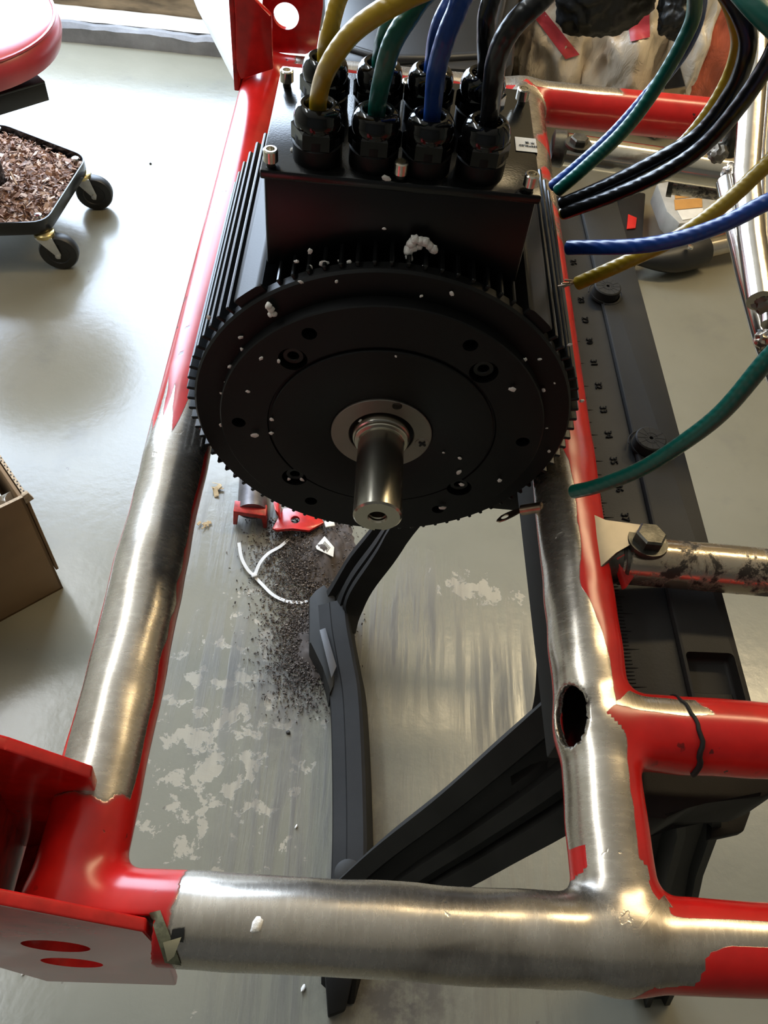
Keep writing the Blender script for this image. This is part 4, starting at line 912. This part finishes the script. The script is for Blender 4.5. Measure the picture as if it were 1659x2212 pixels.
# paper tag with bars
pts = [PZ(u, v, .024) for u, v in ((701, 1158), (722, 1182), (720, 1203), (684, 1186), (682, 1180))]
tg = prism('paper_scrap', pts, (.0, .0, -.0014), M['white'], None, .0003); tag(tg, 'torn white paper tag with printed bars, lying on the soil heap', 'paper')
bm = bmesh.new()
ex = (PZ(718, 1181, .0242) - PZ(701, 1162, .0242)); ey = (PZ(688, 1180, .0242) - PZ(701, 1162, .0242))
for k in range(7):
    a_ = PZ(702, 1165, .0243) + ex * (.08 + .11 * k); add_prism(bm, [a_ + ey * .12, a_ + ey * .12 + ex * .045, a_ + ey * .72 + ex * .045, a_ + ey * .72], (0, 0, .0002))
link_o = obj('printed_bars', bm, M['ink'], tg); link_o.location = (0, 0, 0)
tag(box('paper_scrap', PZ(712, 1132, .020), (.016, .012, .004), M['white'], None, Matrix.Rotation(.3, 3, 'Z'), .001), 'small crumpled white paper bit at the top of the soil heap', 'paper')
# shavings and pebbles scattered on the floor
for i, (u, v, s, lab_) in enumerate(((462, 1052, .013, 'curled pale wood shaving by the inner side of the left rail'), (446, 1138, .009, 'small pale wood chip below the curled shaving by the left rail'), (600, 1128, .006, 'tan pebble of dirt against the red plate scrap'))):
    o = chips('wood_chip', 5, (lambda u=u, v=v: PZ(u + random.gauss(0, 6), v + random.gauss(0, 9), .004)), simple('pale_shaving', (.50, .38, .22), .7), s * .8, s * 1.5, lab_, 'wood chip', None, .001, .4)
    o['kind'] = 'thing'
for i, (u, v, s) in enumerate(((623, 1582, .0035), (240, 1412, .002), (325, 353, .003), (232, 1413, .002))):
    blob('pebble', PZ(u, v, s * .5), (s, s * .8, s * .6), simple('dark_grit', (.03, .025, .02), .8), ('dark round crumb of grit on the floor below the soil heap', 'tiny dark speck on the floor left of the left rail, right of a pair', 'dark speck of grit alone on the bright floor by the stool', 'tiny dark speck on the floor left of the left rail, left of a pair')[i], 'grit', 'grit crumbs on the floor', i)
for i, (u, v, s, lab_) in enumerate(((555, 1998, .0042, 'white foam crumb stuck on the near cross tube'), (640, 1785, .003, 'white foam fleck on the floor left of the foot bar'), (655, 2135, .0045, 'white foam fleck on the floor below the near cross tube'), (50, 2103, .003, 'white foam fleck on the floor under the near left bracket'))):
    z_ = ZR + .0205 if i == 0 else s * .5
    blob('foam_crumb', PZ(u, v, z_), (s * .55, s, s * .5), M['foam'], lab_, 'foam', 'foam flecks around the frame', i + 40, rz=-.4)
# dark case and bags beyond the frame
cas = empty('black_case', PZ(930, 120, .25), 'large black plastic case with a raised rounded rim, behind the far cross tube', 'case')
pc = [PZ(u, v, .33) for u, v in ((700, -160), (704, 128), (1092, 152), (1112, 132), (1135, -160))]
prism('case_body', pc, (0, 0, -.33), M['case'], cas, .02)
ins_ = [PZ(u, v, .331) for u, v in ((735, -130), (738, 102), (1040, 122), (1060, 104), (1075, -130))]
rim_ = [p.copy() for p in ins_] + [ins_[0].copy()]
tube('lid_rim', catmull(rim_, 3), .010, M['case'], cas, 10)
sl = tag(prism('white_board', [PZ(u, v, .30) for u, v in ((400, -60), (425, 0), (515, 176), (600, 172), (690, 168), (690, -60))], (0, 0, -.02), M['whitewood'], None, .002), 'white laminated board on edge supports beyond the far left bracket', 'board')
for (u, v) in ((560, 120), (660, -20)): p = PZ(u, v, 0); box('board_support', (p.x, p.y + .02, .14), (.04, .04, .278), M['whitewood'], sl).location = (0, 0, 0)
def bag(name, u, v, zc_, s, mat, label, seed, rz=0, squash=1.0, rough=.32):
    bm = bmesh.new(); bmesh.ops.create_icosphere(bm, subdivisions=5, radius=1); p = PZ(u, v, zc_); R_ = Matrix.Rotation(rz, 3, 'Z')
    for w_ in bm.verts:
        q = w_.co.copy(); r_ = 1 + rough * noise.noise(q * 1.7 + V((seed, 0, 0))) + .24 * (.5 - abs(noise.noise(q * 3.1 + V((0, seed, 0))))) + .09 * (.5 - abs(noise.noise(q * 8 + V((0, seed, 3))))) + .035 * (.5 - abs(noise.noise(q * 19 + V((0, 1, seed)))))
        q = R_ @ V((q.x * s[0] * r_, q.y * s[1] * r_, q.z * s[2] * r_)) + p; q.z = max(q.z, .003); w_.co = q
    return tag(obj(name, bm, mat, None, ang=70), label, 'bag')
bag_a = bag('plastic_bag', 1210, 62, .17, (.115, .11, .22), M['bag_clear'], 'cloudy plastic bag with a red stripe, left of the black bag', 3, .3)
bag_b = bag('plastic_bag', 1352, 120, .15, (.11, .10, .19), M['bag_clear'], 'cloudy beige plastic bag right behind the far cross tube, under the black bag', 11, 1.3)
bag_r = bag('plastic_bag', 1552, 100, .20, (.11, .11, .27), M['bag_red'], 'orange-red printed plastic bag behind the cables', 5, .2)
bag_w = bag('plastic_bag', 1458, 130, .17, (.055, .08, .25), M['bag_white'], 'white plastic bag with a black and tan emblem, between two other bags', 8, .2)
bag('plastic_bag', 1312, -52, .42, (.105, .09, .105), M['bag_black'], 'black bag lying on top of the cloudy bags', 9, .1, rough=.15)
bag('plastic_bag', 1466, 18, .42, (.035, .04, .05), M['bag_black'], 'small black crumpled bag at the top beside the green cable', 14, .1)
bag('plastic_bag', 1655, 320, .05, (.06, .08, .10), M['bag_white'], 'white bag glowing behind the chromed uprights at the right edge', 15, .1)
def decal(name, target, pts, mat, nu=6, nv=10, lift=.004):
    '''thin printed patch lying on a bag: a px quad dropped onto its surface along the sight lines'''
    bm = bmesh.new(); g_ = {}
    for i in range(nu + 1):
        for j in range(nv + 1):
            a, b_ = i / nu, j / nv
            u = (pts[0][0] * (1 - a) + pts[1][0] * a) * (1 - b_) + (pts[3][0] * (1 - a) + pts[2][0] * a) * b_
            v = (pts[0][1] * (1 - a) + pts[1][1] * a) * (1 - b_) + (pts[3][1] * (1 - a) + pts[2][1] * a) * b_
            ok, loc, nn, _ = target.ray_cast(V((0, 0, CH)), ray(u, v).normalized())
            if ok: g_[(i, j)] = bm.verts.new(loc - ray(u, v).normalized() * lift)
    for (i, j) in list(g_):
        if all(k in g_ for k in ((i + 1, j), (i + 1, j + 1), (i, j + 1))): bm.faces.new([g_[(i, j)], g_[(i + 1, j)], g_[(i + 1, j + 1)], g_[(i, j + 1)]])
    o = obj(name, bm, mat, target, ang=80); o.location = (0, 0, 0); return o
M['print_red'] = simple('red_print', (.55, .06, .07), .35, 0, .1, 40)
bpy.context.view_layer.update()
decal('printed_stripe', bag_a, [(1135, 12), (1162, 6), (1252, 118), (1222, 128)], M['print_red'], 4, 14)
decal('printed_stripe', bag_b, [(1352, 20), (1402, 14), (1404, 80), (1362, 90)], M['print_red'], 5, 9)
em = decal('emblem', bag_w, [(1428, 140), (1466, 134), (1480, 186), (1436, 192)], M['ink'])
decal('emblem_band', bag_w, [(1434, 194), (1480, 188), (1483, 206), (1438, 212)], M['gold'])
decal('emblem_figure', bag_w, [(1446, 160), (1456, 150), (1462, 168), (1452, 184)], M['white'], 3, 4, .0025)
nct = fparts['near_cross_tube']
M['rag'] = simple('torn_weld_metal', (.20, .20, .13), .5, .6, .4, 200, .4, 300)
decal('sawn_edge', nct, [(322, 1972), (346, 1966), (392, 2086), (356, 2080)], M['rag'], 3, 12, .0012)
decal('pit', nct, [(372, 2008), (398, 2004), (396, 2036), (368, 2032)], M['dark_line'], 3, 3, .0014)
decal('weld_drip', nct, [(352, 2036), (392, 2024), (376, 2066), (362, 2078)], simple('pale_weld_drip', (.55, .50, .33), .4, .5), 4, 6, .0019)
# packet with orange print
pkz = .10
pkp = [PZ(u, v, pkz) for u, v in ((1418, 395), (1540, 372), (1555, 440), (1535, 478), (1468, 482), (1440, 455))]
pk_ = tag(prism('seed_packet', pkp, (0, 0, -.05), simple('white_carton', (.42, .40, .36), .4), None, .006), 'white carton with an orange striped label, on the floor under the chromed arm', 'packet')
for k in range(2):
    prism('label_stripe', [PZ(u, v + k * 24, pkz + .0006) for u, v in ((1456, 408), (1516, 404), (1517, 424), (1458, 430))], (0, 0, .0008), M['label_orange'], pk_, 0).location = (0, 0, 0)
prism('label_window', [PZ(u, v, pkz + .0006) for u, v in ((1462, 455), (1518, 450), (1520, 468), (1474, 476))], (0, 0, .0008), M['white'], pk_, 0).location = (0, 0, 0)
# long dark tool with red marks
tl = tag(prism('hand_tool', [PZ(u, v, .03) for u, v in ((1335, 410), (1396, 415), (1388, 520), (1362, 612), (1338, 622), (1330, 540))], (0, 0, -.025), M['grip'], None, .006), 'black handled tool with two red inserts, on the floor right of the bench jaw', 'tool')
prism('red_insert', [PZ(u, v, .034) for u, v in ((1357, 462), (1376, 470), (1373, 492), (1354, 494))], (0, 0, -.003), simple('signal_red_plastic', (.60, .02, .015), .4), tl, .001).location = (0, 0, 0)
prism('red_insert', [PZ(u, v, .034) for u, v in ((1341, 578), (1366, 572), (1357, 610), (1346, 606))], (0, 0, -.003), bpy.data.materials['signal_red_plastic'], tl, .001).location = (0, 0, 0)
hz_ = .04
hm = empty('hammer_handle', PZ(1480, 550, 0), 'black rubber grip with a rivet on a bright steel rod, lying on the floor', 'tool')
ga, gb, gc, gd, ge = [PZ(u, v, hz_) for u, v in ((1372, 560), (1410, 562), (1450, 558), (1490, 546), (1512, 538))]
pth = catmull([ga, gb, gc, gd, ge], 6)
bm = add_tube(bmesh.new(), pth, lambda t: .012 + .026 * math.sin(min(1, t * 1.25) * math.pi / 2) ** 1.5, 24); obj('grip', bm, M['grip'], hm)
tube('rod', [ge, PZ(1620, 512, hz_ + .01)], .024, M['chrome'], hm, 24)
lathe('rivet', [(.007, 0), (.006, .004), (.002, .005)], PZ(1491, 535, hz_ + .040), (0, 0, 1), M['rivet'], hm, 14)
# ================================================================ foam crumbs on the motor
def crumb(u, v, s, surf, label, seed, asp=1.3, rz=0):
    yy = {'face': Y0 - .001, 'step': Y0 + .0075, 'boss': Y0 - .001, 'top': None}.get(surf)
    if surf == 'top': p = PD(u, v, .43 if v < 520 else .415)
    elif surf == 'lid': p = PZ(u, v, lidz + s * .4)
    elif surf == 'fins': p = PY(u, v, Y0 + .016)
    else: p = PY(u, v, yy)
    bm = bmesh.new(); bmesh.ops.create_icosphere(bm, subdivisions=2, radius=1); R_ = Matrix.Rotation(rz, 3, 'Y')
    for w_ in bm.verts:
        k = 1 + .55 * noise.noise(w_.co * 1.5 + V((seed * 2.3, seed, 0))); q = R_ @ V((w_.co.x * s * k, w_.co.y * s * .55 * k, w_.co.z * s * asp * k)); w_.co = q + p
    return tag(obj('foam_crumb', bm, M['foam'], None, ang=70), label, 'foam', 'white foam crumbs on the motor')
px = .5 / 1815
def cs(n): return n * px * .5
bm = bmesh.new()
for i, (u, v, s) in enumerate(((884, 556, 9), (882, 540, 11), (888, 525, 10), (897, 517, 10), (909, 520, 9), (918, 522, 10), (928, 530, 9), (937, 538, 10), (905, 532, 7), (893, 535, 9))):
    b2 = bmesh.new(); bmesh.ops.create_icosphere(b2, subdivisions=2, radius=cs(s) * 1.75); p = PY(u, v, LY0 - .005)
    for w_ in b2.verts: w_.co = w_.co * (1 + .4 * noise.noise(w_.co * 500 + V((i, 0, 0)))) + p
    me = bpy.data.meshes.new('t'); b2.to_mesh(me); b2.free(); bm.from_mesh(me); bpy.data.meshes.remove(me)
tag(obj('foam_chunk', bm, M['foam'], None, ang=70, recalc=False), 'largest white foam chunk, hook-shaped, against the front of the terminal box', 'foam')
for (pl, lab_, surf) in (
    (((580, 660, 9), (586, 668, 9), (592, 679, 8), (584, 680, 7)), 'white foam lump on the upper left ledge of the flange', 'step'),
    (((507, 842, 8), (500, 850, 8), (492, 860, 8)), 'elongated white foam piece at the left of the front flange', 'step')):
    bm = bmesh.new()
    for i, (u, v, s) in enumerate(pl):
        b2 = bmesh.new(); bmesh.ops.create_icosphere(b2, subdivisions=2, radius=cs(s) * 1.5); p = PY(u, v, Y0 + .006)
        for w_ in b2.verts: w_.co = w_.co * (1 + .4 * noise.noise(w_.co * 500 + V((i + 9, 0, 0)))) + p
        me = bpy.data.meshes.new('t'); b2.to_mesh(me); b2.free(); bm.from_mesh(me); bpy.data.meshes.remove(me)
    tag(obj('foam_chunk', bm, M['foam'], None, ang=70, recalc=False), lab_, 'foam')
CR_ = [(451, 686, 9, 'fins', 'white foam crumb on the left rim of the motor fins'), (520, 729, 7, 'step', None), (524, 756, 8, 'step', None), (497, 792, 9, 'step', None), (487, 826, 5, 'step', None), (564, 774, 7, 'face', None),
       (536, 846, 7, 'face', None), (477, 918, 8, 'step', None), (550, 940, 11, 'face', 'roundest foam crumb at the lower left of the flange'), (587, 906, 8, 'face', None), (586, 936, 8, 'face', None), (478, 850, 5, 'step', None),
       (633, 324, 9, 'lid', 'white foam crumb on the left part of the box lid'), (834, 386, 11, 'lid', 'white foam crumb on the front edge of the box lid'), (670, 543, 8, 'fins', None), (640, 565, 7, 'fins', None), (670, 577, 9, 'fins', None), (699, 569, 11, 'fins', 'rounded foam crumb among the fins below the left of the box'),
       (735, 565, 8, 'fins', None), (754, 566, 8, 'fins', None), (650, 609, 6, 'step', None), (727, 608, 6, 'step', None), (830, 494, 5, 'fins', None), (846, 563, 5, 'fins', None), (983, 684, 8, 'step', None), (976, 634, 8, 'step', None),
       (910, 640, 5, 'step', None), (916, 575, 6, 'fins', None), (1031, 705, 5, 'step', None), (1106, 841, 10, 'face', 'foam crumb at the right of the front flange'), (1134, 777, 8, 'step', None), (1166, 776, 6, 'step', None), (1174, 843, 8, 'step', None),
       (1257, 866, 8, 'fins', 'foam crumb on the right rim of the motor fins'), (993, 990, 7, 'face', None), (991, 1020, 10, 'face', 'foam crumb at the lower right of the flange'), (958, 978, 5, 'face', None), (1079, 1038, 9, 'face', 'foam crumb near the bottom right rim of the flange'),
       (956, 1097, 11, 'face', 'foam crumb at the bottom of the flange right of the shaft'), (1186, 975, 7, 'step', None), (1181, 925, 4, 'step', None), (652, 1036, 8, 'face', None), (624, 1035, 7, 'face', None), (997, 1047, 9, 'face', None), (602, 780, 7, 'face', None),
       (780, 910, 9, 'face', 'foam crumb on the bearing retainer beside the shaft'), (855, 770, 4, 'face', None), (1231, 745, 6, 'fins', None), (1198, 828, 4, 'step', None)]
names = {'fins': 'small white foam crumb among the motor fins', 'step': 'small white foam crumb on the outer ledge of the motor face', 'face': 'small white foam crumb on the flat motor face', 'lid': 'small foam crumb on the lid'}
grp = {'fins': 'foam crumbs among the fins', 'step': 'foam crumbs on the outer ledge', 'face': 'foam crumbs on the motor face', 'lid': 'foam crumbs on the lid'}
used_l = {}
where = {'fins': 'among the motor fins', 'step': 'on the outer ledge of the motor face', 'face': 'on the flat motor face', 'lid': 'on the lid'}
for i, (u, v, s, surf, lab_) in enumerate(CR_):
    if not lab_:
        q_ = PY(u, v, Y0); hr = (math.degrees(math.atan2(q_.x - MX, q_.z - MZ)) % 360) / 30; h2 = round(hr * 2) / 2 % 12
        wd = ['twelve', 'one', 'two', 'three', 'four', 'five', 'six', 'seven', 'eight', 'nine', 'ten', 'eleven'][int(h2)]
        clock = (wd + " o'clock") if h2 == int(h2) else ('half past ' + wd)
        lab_ = 'small white foam crumb at ' + clock + ' ' + where[surf]
        k_ = used_l.get(lab_, 0); used_l[lab_] = k_ + 1
        if k_: lab_ = lab_.replace('small', ('', 'tiny', 'second small', 'third small')[min(k_, 3)])
        CR_[i] = (u, v, s, surf, lab_)
    o = crumb(u, v, cs(s) * 1.05, surf, lab_ or names[surf], i + 3, 1.2 + .4 * (i % 3) * .5, (i * 1.3) % 3)
    o['group'] = grp[surf]
print('scene built', len(bpy.data.objects))
